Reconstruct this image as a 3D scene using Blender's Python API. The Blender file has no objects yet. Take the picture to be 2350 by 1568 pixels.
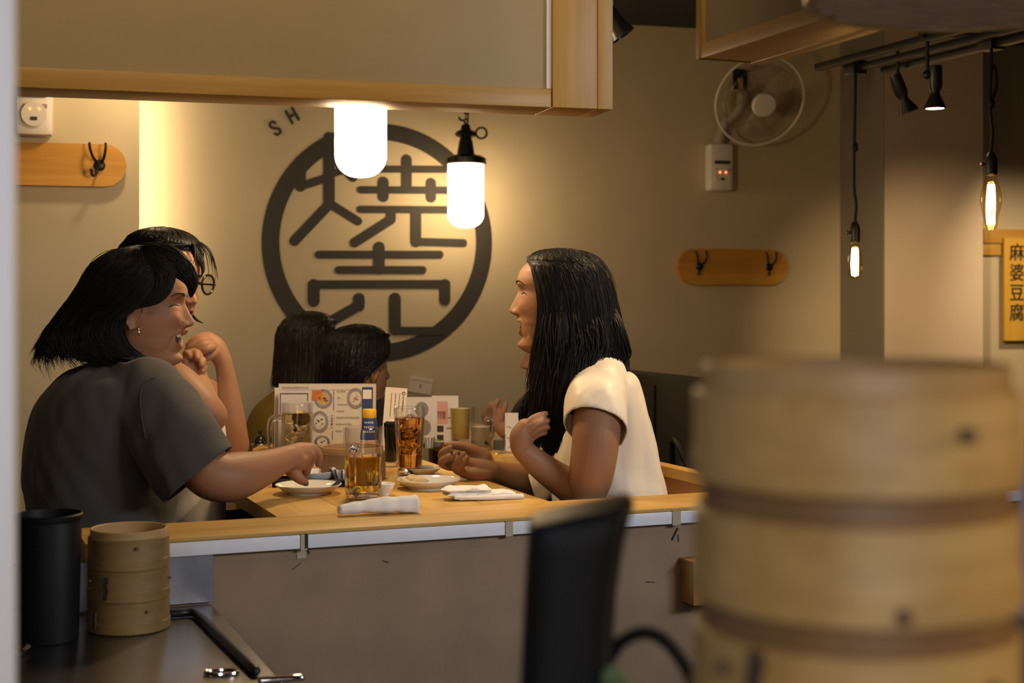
import bpy, bmesh, math, random
import numpy as np
from mathutils import Vector, Matrix
from mathutils.bvhtree import BVHTree

random.seed(7)
RNG = np.random.default_rng(11)
SC = bpy.context.scene
COL = SC.collection
rad = math.radians

# ---------------------------------------------------------------- camera, world, light, exposure
FPX, HZ, EYE = 3264.0, 690.0, 1.14          # focal length in pixels, horizon row, camera height
cam_d = bpy.data.cameras.new('camera')
cam = bpy.data.objects.new('camera', cam_d); COL.objects.link(cam); SC.camera = cam
cam_d.sensor_fit = 'HORIZONTAL'; cam_d.sensor_width = 36.0
cam_d.lens = 36.0 * FPX / 2350.0
cam_d.shift_y = -(784.0 - HZ) / 2350.0
cam_d.clip_start = 0.05
cam.location = (0, 0, EYE); cam.rotation_euler = (rad(90), 0, 0)
cam_d.dof.use_dof = True
cam_d.dof.focus_distance = 2.95
cam_d.dof.aperture_fstop = 5.2

w = bpy.data.worlds.new('world'); SC.world = w; w.use_nodes = True
w.node_tree.nodes['Background'].inputs[0].default_value = (0.9, 0.75, 0.6, 1)
w.node_tree.nodes['Background'].inputs[1].default_value = 0.004
SC.view_settings.view_transform = 'Standard'
SC.view_settings.look = 'None'
SC.view_settings.exposure = 0.0
SC.view_settings.gamma = 1.0
SC.view_settings.use_curve_mapping = False
SC.cycles.use_denoising = True
SC.cycles.sample_clamp_indirect = 4.0
SC.cycles.caustics_reflective = False
SC.cycles.caustics_refractive = False
SC.cycles.max_bounces = 10
SC.cycles.transparent_max_bounces = 24

WARM = (1.0, 0.60, 0.27)
COOL = (0.70, 0.80, 1.0)

def light(name, kind, loc, power, color, target=None, size=0.1, size_y=None, spot=60, blend=0.6):
    d = bpy.data.lights.new(name, kind); d.energy = power; d.color = color
    if kind == 'AREA':
        d.size = size
        if size_y: d.shape = 'RECTANGLE'; d.size_y = size_y
    elif kind == 'SPOT':
        d.spot_size = rad(spot); d.spot_blend = blend; d.shadow_soft_size = size
    else:
        d.shadow_soft_size = size
    o = bpy.data.objects.new(name, d); COL.objects.link(o); o.location = loc
    if target is not None:
        o.rotation_euler = (Vector(target) - Vector(loc)).to_track_quat('-Z', 'Y').to_euler()
    return o

# kitchen side: a cool fluorescent at the right aimed at the counter, a soft fill, a warm strip washing the hanging panel
l = light('kitchen_fluorescent', 'AREA', (1.9, 1.0, 1.65), 6.0, COOL, (-0.1, 2.5, 0.7), 0.9, 0.3); l.data.spread = rad(85)
light('kitchen_fill', 'AREA', (0.22, -0.40, 1.22), 5.2, (.95, .88, .86), (0.1, 1.2, 1.1), 0.8, 0.6)
l = light('post_fill', 'AREA', (-0.62, -0.05, 1.72), .55, (.74, .80, 1.0), (-.32, .8, 1.12), 0.3, 0.1); l.data.spread = rad(60)  # unseen cool light added to brighten the white post
light('kitchen_warm_lamp', 'AREA', (1.55, 0.75, 1.55), 8, (1.0, 0.66, 0.25), (0.3, 0.7, 0.95), 0.3)
l = light('panel_wash_strip', 'AREA', (-0.35, 1.55, 2.1), 3.2, (1.0, 0.74, 0.44), (-0.45, 2.45, 1.8), 1.8, 0.15); l.data.spread = rad(105)
# dining side, fittings above the panels: lamp by the pier, strip in the pier corner, lamp over the bench, menu spot
light('wall_wash_lamp', 'POINT', (-1.075, 4.06, 1.86), 5.8, (1.0, 0.70, 0.38), None, 0.035)
l = light('corner_strip', 'AREA', (-1.383, 5.275, 1.62), 4.2, (1.0, 0.72, 0.42), (-1.383-.2588, 5.275+.9659, 1.62), 0.02, 0.85)
light('bench_lamp', 'SPOT', (0.82, 3.05, 1.88), 62, (1.0, 0.70, 0.38), (0.26, 3.14, 0.95), 0.05, spot=52, blend=0.7)
light('menu_wall_spot', 'SPOT', (2.42, 5.2, 1.95), 60, (1.0, 0.72, 0.44), (2.25, 6.40, 0.9), 0.04, spot=64, blend=0.9)

# ---------------------------------------------------------------- frames and projection helpers
def P(px, py, Y):
    return Vector(((px - 1175.0) / FPX * Y, Y, EYE - (py - HZ) / FPX * Y))
def hit(px, py, pt, n):
    d = Vector(((px - 1175.0) / FPX, 1.0, -(py - HZ) / FPX)); c = Vector((0, 0, EYE))
    return c + d * ((Vector(pt) - c).dot(n) / d.dot(n))
def on_table(px, py, z=0.74):
    Y = (EYE - z) * FPX / (py - HZ)
    return Vector(((px - 1175.0) / FPX * Y, Y, z))
AC = rad(22.0)
MC = Matrix.Translation((-0.576, 2.387, 0)) @ Matrix.Rotation(AC, 4, 'Z')     # along the counter (s), into the room (t), up
AW = rad(15.0)
MW = Matrix.Translation((0, 5.8, 0)) @ Matrix.Rotation(AW, 4, 'Z')            # back wall: along it, behind it, up
NW = Vector((-math.sin(AW), math.cos(AW), 0))
def on_wall(px, py, off=0.0):
    return hit(px, py, Vector((0, 5.8, 0)) - NW * off, NW)
def TR(x, y, z): return Matrix.Translation((x, y, z))
def RZ(a): return Matrix.Rotation(a, 4, 'Z')
def RX(a): return Matrix.Rotation(a, 4, 'X')
def RY(a): return Matrix.Rotation(a, 4, 'Y')

# ---------------------------------------------------------------- mesh builders, each returns (verts, faces)
def cat(parts):
    V, F, k = [], [], 0
    for v, f in parts:
        v = [tuple(p) for p in v]
        V += v; F += [tuple(i + k for i in q) for q in f]; k += len(v)
    return V, F
def xf(vf, M):
    return [tuple(M @ Vector(p)) for p in vf[0]], vf[1]
def box(x0, x1, y0, y1, z0, z1, b=0.0):
    if b <= 0:
        V = [(x0,y0,z0),(x1,y0,z0),(x1,y1,z0),(x0,y1,z0),(x0,y0,z1),(x1,y0,z1),(x1,y1,z1),(x0,y1,z1)]
        return V, [(0,3,2,1),(4,5,6,7),(0,1,5,4),(1,2,6,5),(2,3,7,6),(3,0,4,7)]
    bm = bmesh.new()
    bmesh.ops.create_cube(bm, size=1.0)
    for v in bm.verts:
        v.co = ((x0+x1)/2 + v.co.x*(x1-x0), (y0+y1)/2 + v.co.y*(y1-y0), (z0+z1)/2 + v.co.z*(z1-z0))
    bmesh.ops.bevel(bm, geom=list(bm.edges), offset=b, segments=2, profile=0.6, affect='EDGES')
    bm.verts.index_update()
    r = [tuple(v.co) for v in bm.verts], [tuple(v.index for v in f.verts) for f in bm.faces]
    bm.free(); return r
def lathe(prof, n=40, closed=False):
    V, F = [], []
    m = len(prof)
    for r, z in prof:
        for i in range(n):
            a = 2*math.pi*i/n
            V.append((r*math.cos(a), r*math.sin(a), z))
    for j in range(m if closed else m-1):
        j2 = (j+1) % m
        for i in range(n):
            i2 = (i+1) % n
            F.append((j*n+i, j*n+i2, j2*n+i2, j2*n+i))
    if not closed:
        if prof[0][0] > 1e-6: F.append(tuple(range(n))[::-1])
        if prof[-1][0] > 1e-6: F.append(tuple((m-1)*n+i for i in range(n)))
    return V, F
def catmull(P_, k=6):
    P_ = np.asarray(P_, float)
    if len(P_) < 3 or k <= 1: return P_
    Q = np.vstack([2*P_[0]-P_[1], P_, 2*P_[-1]-P_[-2]]); out = []
    for i in range(1, len(Q)-2):
        a, b, c, d = Q[i-1], Q[i], Q[i+1], Q[i+2]
        for j in range(k):
            t = j/k
            out.append(.5*(2*b + (c-a)*t + (2*a-5*b+4*c-d)*t*t + (3*b-a-3*c+d)*t**3))
    out.append(P_[-1]); return np.array(out)
def tube(pts, r, n=10, k=6, flat=1.0, flatdir=None, round_ends=True):
    """swept tube; r one radius or one per point; flat squashes the section along flatdir"""
    pts = [list(p) for p in pts]
    rr = [r]*len(pts) if np.isscalar(r) else list(r)
    A = catmull(np.hstack([np.array(pts, float), np.array(rr, float)[:, None]]), k)
    C, R = A[:, :3], np.maximum(A[:, 3], 1e-5)
    T = np.gradient(C, axis=0); T /= np.linalg.norm(T, axis=1)[:, None] + 1e-12
    if round_ends:
        pre, post, rp, rq = [], [], [], []
        for s in (0.98, 0.8, 0.45):
            pre.append(C[0] - T[0]*R[0]*s); rp.append(R[0]*math.sqrt(1-s*s))
            post.insert(0, C[-1] + T[-1]*R[-1]*s); rq.insert(0, R[-1]*math.sqrt(1-s*s))
        C = np.vstack([pre, C, post]); R = np.concatenate([rp, R, rq])
        T = np.vstack([[T[0]]*3, T, [T[-1]]*3])
    u = np.array(flatdir, float) if flatdir is not None else (np.array([0, 0, 1.]) if abs(T[0][2]) < .9 else np.array([1., 0, 0]))
    V, F = [], []
    ang = np.linspace(0, 2*math.pi, n, endpoint=False)
    for c, t, q in zip(C, T, R):
        if flatdir is not None: u = np.array(flatdir, float)
        u = u - t*np.dot(u, t); u /= np.linalg.norm(u) + 1e-12
        v = np.cross(t, u)
        for a in ang:
            V.append(tuple(c + u*(math.cos(a)*q*flat) + v*(math.sin(a)*q)))
    m = len(C)
    for j in range(m-1):
        for i in range(n):
            i2 = (i+1) % n
            F.append((j*n+i, j*n+i2, (j+1)*n+i2, (j+1)*n+i))
    F.append(tuple(range(n))[::-1]); F.append(tuple((m-1)*n+i for i in range(n)))
    return V, F
def loft(rings, n=40, k=4, cap=True):
    """rings: (center, axis a vector, axis b vector), interpolated smoothly"""
    A = np.array([list(c)+list(a)+list(b) for c, a, b in rings], float)
    A = catmull(A, k)
    V, F = [], []
    for row in A:
        c, a, b = row[:3], row[3:6], row[6:9]
        for i in range(n):
            q = 2*math.pi*i/n
            V.append(tuple(c + a*math.cos(q) + b*math.sin(q)))
    m = len(A)
    for j in range(m-1):
        for i in range(n):
            i2 = (i+1) % n
            F.append((j*n+i, j*n+i2, (j+1)*n+i2, (j+1)*n+i))
    if cap:
        F.append(tuple(range(n))[::-1]); F.append(tuple((m-1)*n+i for i in range(n)))
    return V, F
def prism(poly, z0, z1):
    n = len(poly)
    V = [(x, y, z0) for x, y in poly] + [(x, y, z1) for x, y in poly]
    F = [tuple(range(n))[::-1], tuple(range(n, 2*n))]
    F += [(i, (i+1) % n, n+(i+1) % n, n+i) for i in range(n)]
    return V, F
def ball(c, r, n=16, m=10, s=(1, 1, 1)):
    V, F = lathe([(max(1e-6, r*math.sin(math.pi*j/m)), -r*math.cos(math.pi*j/m)) for j in range(m+1)], n)
    return [(c[0]+x*s[0], c[1]+y*s[1], c[2]+z*s[2]) for x, y, z in V], F

# ---------------------------------------------------------------- objects
WM = {}
def tag(o, label=None, cat_=None, group=None, kind=None):
    if label: o['label'] = label
    if cat_: o['category'] = cat_
    if group: o['group'] = group
    if kind: o['kind'] = kind
    return o
def place(o, M, parent=None):
    if parent is not None:
        o.parent = parent; o.matrix_basis = WM[parent].inverted() @ M
    else:
        o.matrix_basis = M
    WM[o] = M.copy(); return o
def root(name, M, label, cat_, group=None):
    o = bpy.data.objects.new(name, None); o.empty_display_size = 0.05; COL.objects.link(o)
    place(o, M); return tag(o, label, cat_, group)
def mk(name, vf, mat, M=Matrix(), parent=None, smooth=None):
    """vf is given in the frame M"""
    me = bpy.data.meshes.new(name)
    me.from_pydata([tuple(v) for v in vf[0]], [], vf[1]); me.validate(); me.update()
    if mat: me.materials.append(mat)
    o = bpy.data.objects.new(name, me); COL.objects.link(o); place(o, M, parent)
    if smooth is None: smooth = True
    if smooth is True: me.shade_smooth(); me.set_sharp_from_angle(angle=rad(38))
    elif smooth == 'all': me.shade_smooth()
    return o
def wk(name, vf, mat, parent, smooth='all'):
    """vf in world coordinates, re-based on the parent's origin"""
    M = Matrix.Translation(WM[parent].translation)
    L = M.translation
    return mk(name, ([(v[0]-L.x, v[1]-L.y, v[2]-L.z) for v in vf[0]], vf[1]), mat, M, parent, smooth)
def copy_tree(o, M, label=None, parent=None, newM=None):
    c = o.copy(); COL.objects.link(c)
    if parent is None:
        place(c, M)
    else:
        c.parent = parent; WM[c] = WM[parent] @ o.matrix_basis
    if label: c['label'] = label
    for ch in [x for x in COL.objects if x.parent == o]:
        copy_tree(ch, None, None, c)
    return c
def fuse(parts, voxel, smooth=3):
    """union of closed shells as one continuous surface"""
    V, F = cat(parts)
    me = bpy.data.meshes.new('tmp'); me.from_pydata(V, [], F); me.update()
    o = bpy.data.objects.new('tmp', me); COL.objects.link(o)
    m = o.modifiers.new('r', 'REMESH'); m.mode = 'VOXEL'; m.voxel_size = voxel
    if smooth:
        s = o.modifiers.new('s', 'SMOOTH'); s.factor = 0.5; s.iterations = smooth
    dg = bpy.context.evaluated_depsgraph_get()
    r = bpy.data.meshes.new_from_object(o.evaluated_get(dg))
    n = len(r.vertices); a = np.empty(n*3); r.vertices.foreach_get('co', a)
    out = a.reshape(-1, 3), [tuple(p.vertices) for p in r.polygons]
    bpy.data.objects.remove(o); bpy.data.meshes.remove(me); bpy.data.meshes.remove(r)
    return out
def cut(vf, planes):
    """open a garment: planes (point, normal, test) bisect the shell cleanly and drop what lies beyond"""
    bm = bmesh.new(); vs = [bm.verts.new(tuple(v)) for v in vf[0]]
    for f in vf[1]:
        try: bm.faces.new([vs[i] for i in f])
        except ValueError: pass
    for pt, n, test in planes:
        pt, n = Vector(pt), Vector(n).normalized()
        fs = [f for f in bm.faces if test(f.calc_center_median())]
        g = set(fs)
        for f in fs: g.update(f.edges); g.update(f.verts)
        bmesh.ops.bisect_plane(bm, geom=list(g), dist=1e-5, plane_co=pt, plane_no=n)
        dl = [f for f in bm.faces if test(f.calc_center_median()) and (f.calc_center_median()-pt).dot(n) > 1e-6]
        bmesh.ops.delete(bm, geom=dl, context='FACES')
    for _ in range(24):                                  # even out the hems
        mv = {}
        for v in bm.verts:
            nb = [e.other_vert(v).co for e in v.link_edges if e.is_boundary]
            if len(nb) == 2: mv[v] = (nb[0]+nb[1])/4+v.co/2
        for v, c in mv.items(): v.co = c
    bm.verts.index_update()
    r = [tuple(v.co) for v in bm.verts], [tuple(v.index for v in f.verts) for f in bm.faces]
    bm.free(); return r
def near_axis(a, b, r):
    a, b = Vector(a), Vector(b); d = (b-a).normalized()
    return lambda c: ((c-a)-d*(c-a).dot(d)).length < r and (c-a).dot(d) > -.02
def normals(vf):
    V = np.asarray(vf[0]); N = np.zeros_like(V)
    for f in vf[1]:
        a, b, c = V[f[0]], V[f[1]], V[f[2]]
        n = np.cross(b-a, c-a)
        for i in f: N[i] += n
    return N/(np.linalg.norm(N, axis=1)[:, None]+1e-12)
def drop_faces(vf, test):
    V = np.asarray(vf[0]); F = [f for f in vf[1] if not test(V[list(f)].mean(axis=0))]
    used = sorted({i for f in F for i in f}); mp = {i: k for k, i in enumerate(used)}
    return V[used], [tuple(mp[i] for i in f) for f in F]
def solidify(o, t, offset=-1.0):
    m = o.modifiers.new('thickness', 'SOLIDIFY'); m.thickness = t; m.offset = offset; return o
def text(body, size, mat, M, parent, name='lettering', extrude=0.0004, sx=1.0, bold=0.0):
    c = bpy.data.curves.new('t', 'FONT'); c.body = body; c.size = size
    c.align_x = 'CENTER'; c.align_y = 'CENTER'; c.extrude = extrude; c.resolution_u = 3
    o = bpy.data.objects.new('t', c); COL.objects.link(o)
    dg = bpy.context.evaluated_depsgraph_get()
    me = bpy.data.meshes.new_from_object(o.evaluated_get(dg))
    vf = [(v.co.x*sx, v.co.y, v.co.z) for v in me.vertices], [tuple(p.vertices) for p in me.polygons]
    if bold: vf = cat([([(x+dx*bold, y+dy*bold, z) for x, y, z in vf[0]], vf[1]) for dx, dy in ((-1, 0), (1, 0), (0, .8), (0, -.8), (0, 0))])
    bpy.data.objects.remove(o); bpy.data.curves.remove(c); bpy.data.meshes.remove(me)
    return mk(name, vf, mat, M, parent, False)

# ---------------------------------------------------------------- materials
def _nt(name):
    m = bpy.data.materials.new(name); m.use_nodes = True
    nt = m.node_tree; b = nt.nodes['Principled BSDF']
    return m, nt, b
def ramp(nt, fac, stops):
    r = nt.nodes.new('ShaderNodeValToRGB'); e = r.color_ramp.elements
    e[0].position, e[0].color = stops[0][0], (*stops[0][1], 1)
    e[1].position, e[1].color = stops[-1][0], (*stops[-1][1], 1)
    for p, c in stops[1:-1]:
        x = e.new(p); x.color = (*c, 1)
    nt.links.new(fac, r.inputs[0]); return r.outputs[0]
def coords(nt, scale=(1, 1, 1), rot=(0, 0, 0)):
    t = nt.nodes.new('ShaderNodeTexCoord'); m = nt.nodes.new('ShaderNodeMapping')
    m.inputs['Scale'].default_value = scale; m.inputs['Rotation'].default_value = rot
    nt.links.new(t.outputs['Object'], m.inputs[0]); return m.outputs[0]
def noise_tex(nt, vec, scale, detail=4, rough=.55, dist=0):
    n = nt.nodes.new('ShaderNodeTexNoise'); n.inputs['Scale'].default_value = scale
    n.inputs['Detail'].default_value = detail; n.inputs['Roughness'].default_value = rough; n.inputs['Distortion'].default_value = dist
    nt.links.new(vec, n.inputs['Vector']); return n.outputs['Fac']
def bump(nt, b, h, strength, dist=0.002):
    n = nt.nodes.new('ShaderNodeBump'); n.inputs['Strength'].default_value = strength; n.inputs['Distance'].default_value = dist
    nt.links.new(h, n.inputs['Height']); nt.links.new(n.outputs[0], b.inputs['Normal'])
def plain(name, c, rough=.5, metal=0., var=0., vscale=12., bmp=0., bscale=60., spec=.5, sss=0., coat=0., vc=False, sheen=0.):
    m, nt, b = _nt(name)
    b.inputs['Base Color'].default_value = (*c, 1); b.inputs['Roughness'].default_value = rough
    b.inputs['Metallic'].default_value = metal; b.inputs['Specular IOR Level'].default_value = spec
    b.inputs['Coat Weight'].default_value = coat; b.inputs['Sheen Weight'].default_value = sheen
    if sss:
        b.inputs['Subsurface Weight'].default_value = sss; b.inputs['Subsurface Radius'].default_value = (1, .35, .15)
        b.inputs['Subsurface Scale'].default_value = 0.006
    v = coords(nt)
    col = None
    if var:
        k = [max(0, x*(1-var)) for x in c]; l = [min(1, x*(1+var)) for x in c]
        col = ramp(nt, noise_tex(nt, v, vscale, 5), [(.3, k), (.7, l)])
    if vc:
        a = nt.nodes.new('ShaderNodeVertexColor'); a.layer_name = 'tint'
        mx = nt.nodes.new('ShaderNodeMix'); mx.data_type = 'RGBA'; mx.blend_type = 'MULTIPLY'; mx.inputs[0].default_value = 1
        if col is None:
            mx.inputs[6].default_value = (*c, 1)
        else:
            nt.links.new(col, mx.inputs[6])
        nt.links.new(a.outputs['Color'], mx.inputs[7]); col = mx.outputs[2]
    if col is not None: nt.links.new(col, b.inputs['Base Color'])
    if bmp: bump(nt, b, noise_tex(nt, v, bscale, 4), bmp)
    return m
def wood(name, c1, c2, axis=0, fine=70., rough=.42, rings=5., bmp=.08):
    """grain runs along the object's own axis"""
    m, nt, b = _nt(name)
    s = [1., 1., 1.]; s[axis] = 0.05
    v = coords(nt, s)
    g1 = noise_tex(nt, v, rings, 3, .5, 1.2)
    g2 = noise_tex(nt, v, fine, 3, .6, .3)
    mx = nt.nodes.new('ShaderNodeMath'); mx.operation = 'MULTIPLY_ADD'; mx.inputs[1].default_value = .35
    nt.links.new(g2, mx.inputs[0]); 
    sc = nt.nodes.new('ShaderNodeMath'); sc.operation = 'MULTIPLY'; sc.inputs[1].default_value = .65
    nt.links.new(g1, sc.inputs[0]); nt.links.new(sc.outputs[0], mx.inputs[2])
    mid = [(p+q)/2 for p, q in zip(c1, c2)]
    nt.links.new(ramp(nt, mx.outputs[0], [(.36, c1), (.5, mid), (.62, c2)]), b.inputs['Base Color'])
    b.inputs['Roughness'].default_value = rough
    bump(nt, b, mx.outputs[0], bmp, .001)
    return m
def glow(name, c, s, soft=None):
    m, nt, b = _nt(name)
    b.inputs['Base Color'].default_value = (*[min(1, x) for x in c], 1)
    b.inputs['Emission Color'].default_value = (*c, 1); b.inputs['Emission Strength'].default_value = s
    return m
def thin_glass(name, tint=(1, 1, 1), rough=.03, lo=.03, hi=.55):
    m = bpy.data.materials.new(name); m.use_nodes = True; nt = m.node_tree
    nt.nodes.remove(nt.nodes['Principled BSDF'])
    t = nt.nodes.new('ShaderNodeBsdfTransparent'); t.inputs[0].default_value = (*tint, 1)
    g = nt.nodes.new('ShaderNodeBsdfGlossy'); g.inputs['Roughness'].default_value = rough
    f = nt.nodes.new('ShaderNodeLayerWeight'); f.inputs[0].default_value = .35
    mr = nt.nodes.new('ShaderNodeMapRange'); mr.inputs[3].default_value = lo; mr.inputs[4].default_value = hi
    nt.links.new(f.outputs['Facing'], mr.inputs[0])
    mx = nt.nodes.new('ShaderNodeMixShader'); nt.links.new(mr.outputs[0], mx.inputs[0])
    nt.links.new(t.outputs[0], mx.inputs[1]); nt.links.new(g.outputs[0], mx.inputs[2])
    nt.links.new(mx.outputs[0], nt.nodes['Material Output'].inputs[0]); return m
def liquid(name, c, ior=1.33):
    m, nt, b = _nt(name)
    b.inputs['Base Color'].default_value = (*c, 1); b.inputs['Transmission Weight'].default_value = 1
    b.inputs['IOR'].default_value = ior; b.inputs['Roughness'].default_value = .02
    return m
M = {}
M['plaster_wall'] = plain('plaster_wall', (.55, .475, .32), .85, var=.06, vscale=2.5, bmp=.05, bscale=90)
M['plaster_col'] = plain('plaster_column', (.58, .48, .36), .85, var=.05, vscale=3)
M['dim_wall'] = plain('dim_wall_paint', (.10, .085, .07), .85)
M['dark_ceiling'] = plain('dark_ceiling', (.02, .022, .024), .8)
M['floor'] = plain('floor_tile', (.12, .10, .085), .6, var=.2)
M['mortar'] = plain('counter_plaster', (.30, .205, .125), .8, var=.13, vscale=9, bmp=.25, bscale=130)
M['panel'] = plain('panel_paper', (.42, .33, .19), .85, var=.03)
M['emblem'] = plain('emblem_paint', (.032, .029, .025), .7)
M['pine_x'] = wood('pine_lengthwise', (.44, .225, .032), (.60, .36, .065), 0)
M['pine_z'] = wood('pine_upright', (.44, .225, .032), (.60, .36, .065), 2)
M['pine_y'] = wood('pine_crosswise', (.44, .225, .032), (.60, .36, .065), 1)
M['oak_y'] = wood('table_wood', (.46, .26, .055), (.62, .38, .095), 1, rough=.5)
M['oak_x'] = wood('cap_wood', (.46, .26, .055), (.62, .38, .095), 0, rough=.5)
M['board'] = wood('hook_board_wood', (.45, .20, .025), (.68, .36, .07), 0, fine=40, rings=9)
M['dwood'] = wood('bench_wood', (.30, .14, .04), (.42, .21, .07), 1)
M['white_edge'] = plain('white_laminate', (.82, .82, .84), .4, var=.03, vscale=40)
M['tape'] = plain('parcel_tape', (.48, .40, .28), .35)
M['gap'] = plain('dark_gap', (.02, .02, .02), .8)
M['steel'] = plain('brushed_steel', (.42, .41, .40), .26, metal=1, var=.12, vscale=8)
M['steel_b'] = plain('backsplash_steel', (.42, .45, .52), .38, metal=1, var=.25, vscale=10)
M['chrome'] = plain('chrome', (.85, .83, .8), .12, metal=1)
M['black'] = plain('black_plastic', (.005, .005, .0055), .55, spec=.25)
M['black_m'] = plain('black_metal', (.02, .019, .018), .35, metal=.4)
M['matte_black'] = plain('black_leatherette', (.014, .013, .012), .6)
M['white_pl'] = plain('white_plastic', (.74, .71, .66), .35)
M['post'] = plain('post_paint', (.80, .80, .82), .5)
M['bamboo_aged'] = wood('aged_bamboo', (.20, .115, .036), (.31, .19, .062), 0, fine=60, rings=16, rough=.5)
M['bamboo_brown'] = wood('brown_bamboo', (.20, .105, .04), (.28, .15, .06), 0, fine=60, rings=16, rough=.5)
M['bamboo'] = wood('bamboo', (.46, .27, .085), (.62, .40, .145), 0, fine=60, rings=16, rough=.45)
M['bamboo_in'] = wood('bamboo_inner', (.42, .25, .09), (.55, .36, .15), 0, fine=60)
M['peg'] = plain('bamboo_peg', (.15, .095, .05), .7)
M['bamboo_dk'] = plain('bamboo_lacing', (.06, .04, .025), .7)
M['porcelain'] = plain('porcelain', (.78, .77, .72), .12, spec=.6)
M['cobalt'] = plain('blue_glaze', (.03, .05, .14), .15)
M['food'] = plain('dumpling_skin', (.80, .60, .30), .5, bmp=.6, bscale=220, sss=.2)
M['towel'] = plain('terry_towel', (.86, .84, .80), .95, bmp=.5, bscale=900, sheen=.3)
M['paper'] = plain('menu_paper', (.72, .66, .60), .6)
M['ink'] = plain('ink', (.04, .035, .03), .7)
M['ink_l'] = plain('pale_ink', (.30, .25, .21), .7)
M['navy'] = plain('navy_print', (.025, .05, .16), .5)
M['orange_p'] = plain('orange_print', (.55, .17, .04), .5, var=.3, vscale=80)
M['yellow_p'] = plain('yellow_print', (.66, .42, .10), .5, var=.2, vscale=80)
M['red_p'] = plain('red_print', (.45, .08, .05), .5, var=.3, vscale=80)
M['pink_p'] = plain('pink_print', (.66, .35, .28), .5)
M['yellow'] = plain('yellow_cap', (.70, .42, .02), .35)
M['soy'] = plain('soy_sauce', (.006, .004, .004), .08, spec=.6)
M['glass'] = thin_glass('clear_glass')
M['bulb_glass'] = thin_glass('amber_bulb_glass', (1., .88, .66), lo=.02, hi=.4)
M['fan_plastic'] = thin_glass('clear_fan_plastic', (.96, .95, .93), .25, .03, .3)
M['beer'] = liquid('beer', (.80, .50, .035))
M['tea'] = liquid('oolong_highball', (.80, .36, .05))
M['lemon'] = liquid('lemon_sour', (.93, .80, .45))
M['ice'] = liquid('ice', (.97, .97, .97), 1.2)
M['foam'] = plain('foam', (.85, .75, .5), .6)
M['lamp'] = glow('opal_glass_lit', (1.0, .70, .38), 18)
M['lamp_near'] = glow('opal_glass_lit_near', (1.0, .70, .38), 82)
M['filament'] = glow('filament', (1.0, .58, .20), 65)
M['spot_lens'] = glow('spot_lens', (1.0, .72, .40), 30)
M['led'] = glow('red_led', (1.0, .12, .03), 7)
M['teal'] = plain('teal_plastic', (.05, .42, .30), .35)
M['lilac'] = plain('lilac_plastic', (.55, .52, .66), .5)
M['green'] = plain('green_paste', (.25, .32, .05), .6)
M['skin'] = plain('skin', (.315, .158, .080), .58, sss=.08, vc=True, bmp=.03, bscale=400)
M['hair'] = plain('black_hair', (.0085, .007, .0065), .5, spec=.25)
M['hair_b'] = plain('brown_black_hair', (.018, .011, .008), .5, spec=.3)
M['tee'] = plain('charcoal_jersey', (.050, .045, .040), .9, bmp=.15, bscale=500, sheen=.1)
M['blouse'] = plain('ivory_satin', (.78, .70, .56), .48, sheen=.2)
M['white_top'] = plain('white_cotton', (.66, .62, .58), .8)
M['mustard'] = plain('mustard_cotton', (.20, .13, .015), .85)
M['dark_cloth'] = plain('dark_cloth', (.014, .014, .017), .85)
M['trouser'] = plain('dark_trousers', (.02, .02, .024), .9)
M['teeth'] = plain('teeth', (.78, .70, .55), .25)
M['nail'] = plain('dark_nail_polish', (.05, .055, .09), .12, coat=.6)
M['frame_g'] = plain('black_acetate', (.012, .009, .008), .18)
M['silver'] = plain('silver', (.8, .78, .74), .15, metal=1)
M['strip_wood'] = wood('yellow_plaque_wood', (.62, .36, .04), (.78, .50, .08), 2, fine=30)

# ================================================================ the setting
def struct(name, vf, mat, Mx=Matrix(), smooth=False):
    return tag(mk(name, vf, mat, Mx, None, smooth), kind='structure')
CEIL = 2.29
struct('floor', box(-4.5, 4.5, -2.2, 9, -0.05, 0), M['floor'])
struct('ceiling', box(-4.5, 4.5, -2.2, 9, CEIL, CEIL+.05), M['dark_ceiling'])
struct('wall_back', box(-4.2, 4.5, 0, .12, 0, CEIL), M['plaster_wall'], MW)
struct('wall_front', box(-4.5, 4.5, -2.2, -2.1, 0, CEIL), M['dim_wall'])
struct('wall_right', box(3.4, 3.5, -2.2, 9, 0, CEIL), M['dim_wall'])
struct('wall_left', box(-3.6, -3.5, -2.2, 9, 0, CEIL), M['dim_wall'])
# the nearer stretch of wall at the left, standing 1.05 m proud of the mural wall
pl = P(320, 500, 4.32)
MLW = TR(pl.x, pl.y, 0) @ RZ(AW)
NLW = NW
struct('wall_left_pier', box(-2.6, 0, 0, 1.12, 0, CEIL), M['plaster_wall'], MLW)
def on_pier(px, py, off=0.):
    return hit(px, py, Vector((pl.x, pl.y, 0)) - NW*off, NW)
# column at the right of the back wall
cl = on_wall(1930, 700); ML = TR(cl.x, cl.y, 0) @ RZ(AW)
wc = struct('wall_column', box(0, .457, -.371, .02, 0, CEIL), M['plaster_col'], ML)
mk('side_face', box(-.004, 0, -.370, 0, 0, CEIL), plain('grey_side', (.22, .20, .165), .8), ML, wc, False)  # thin sheet, greyer and darker than the other column faces
# white post at the kitchen side, close to the camera
struct('trim_1', box(-.16, 0, 0, .06, 0, CEIL, .004), M['post'], TR(-.2785, .80, 0) @ RZ(AC))

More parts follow.
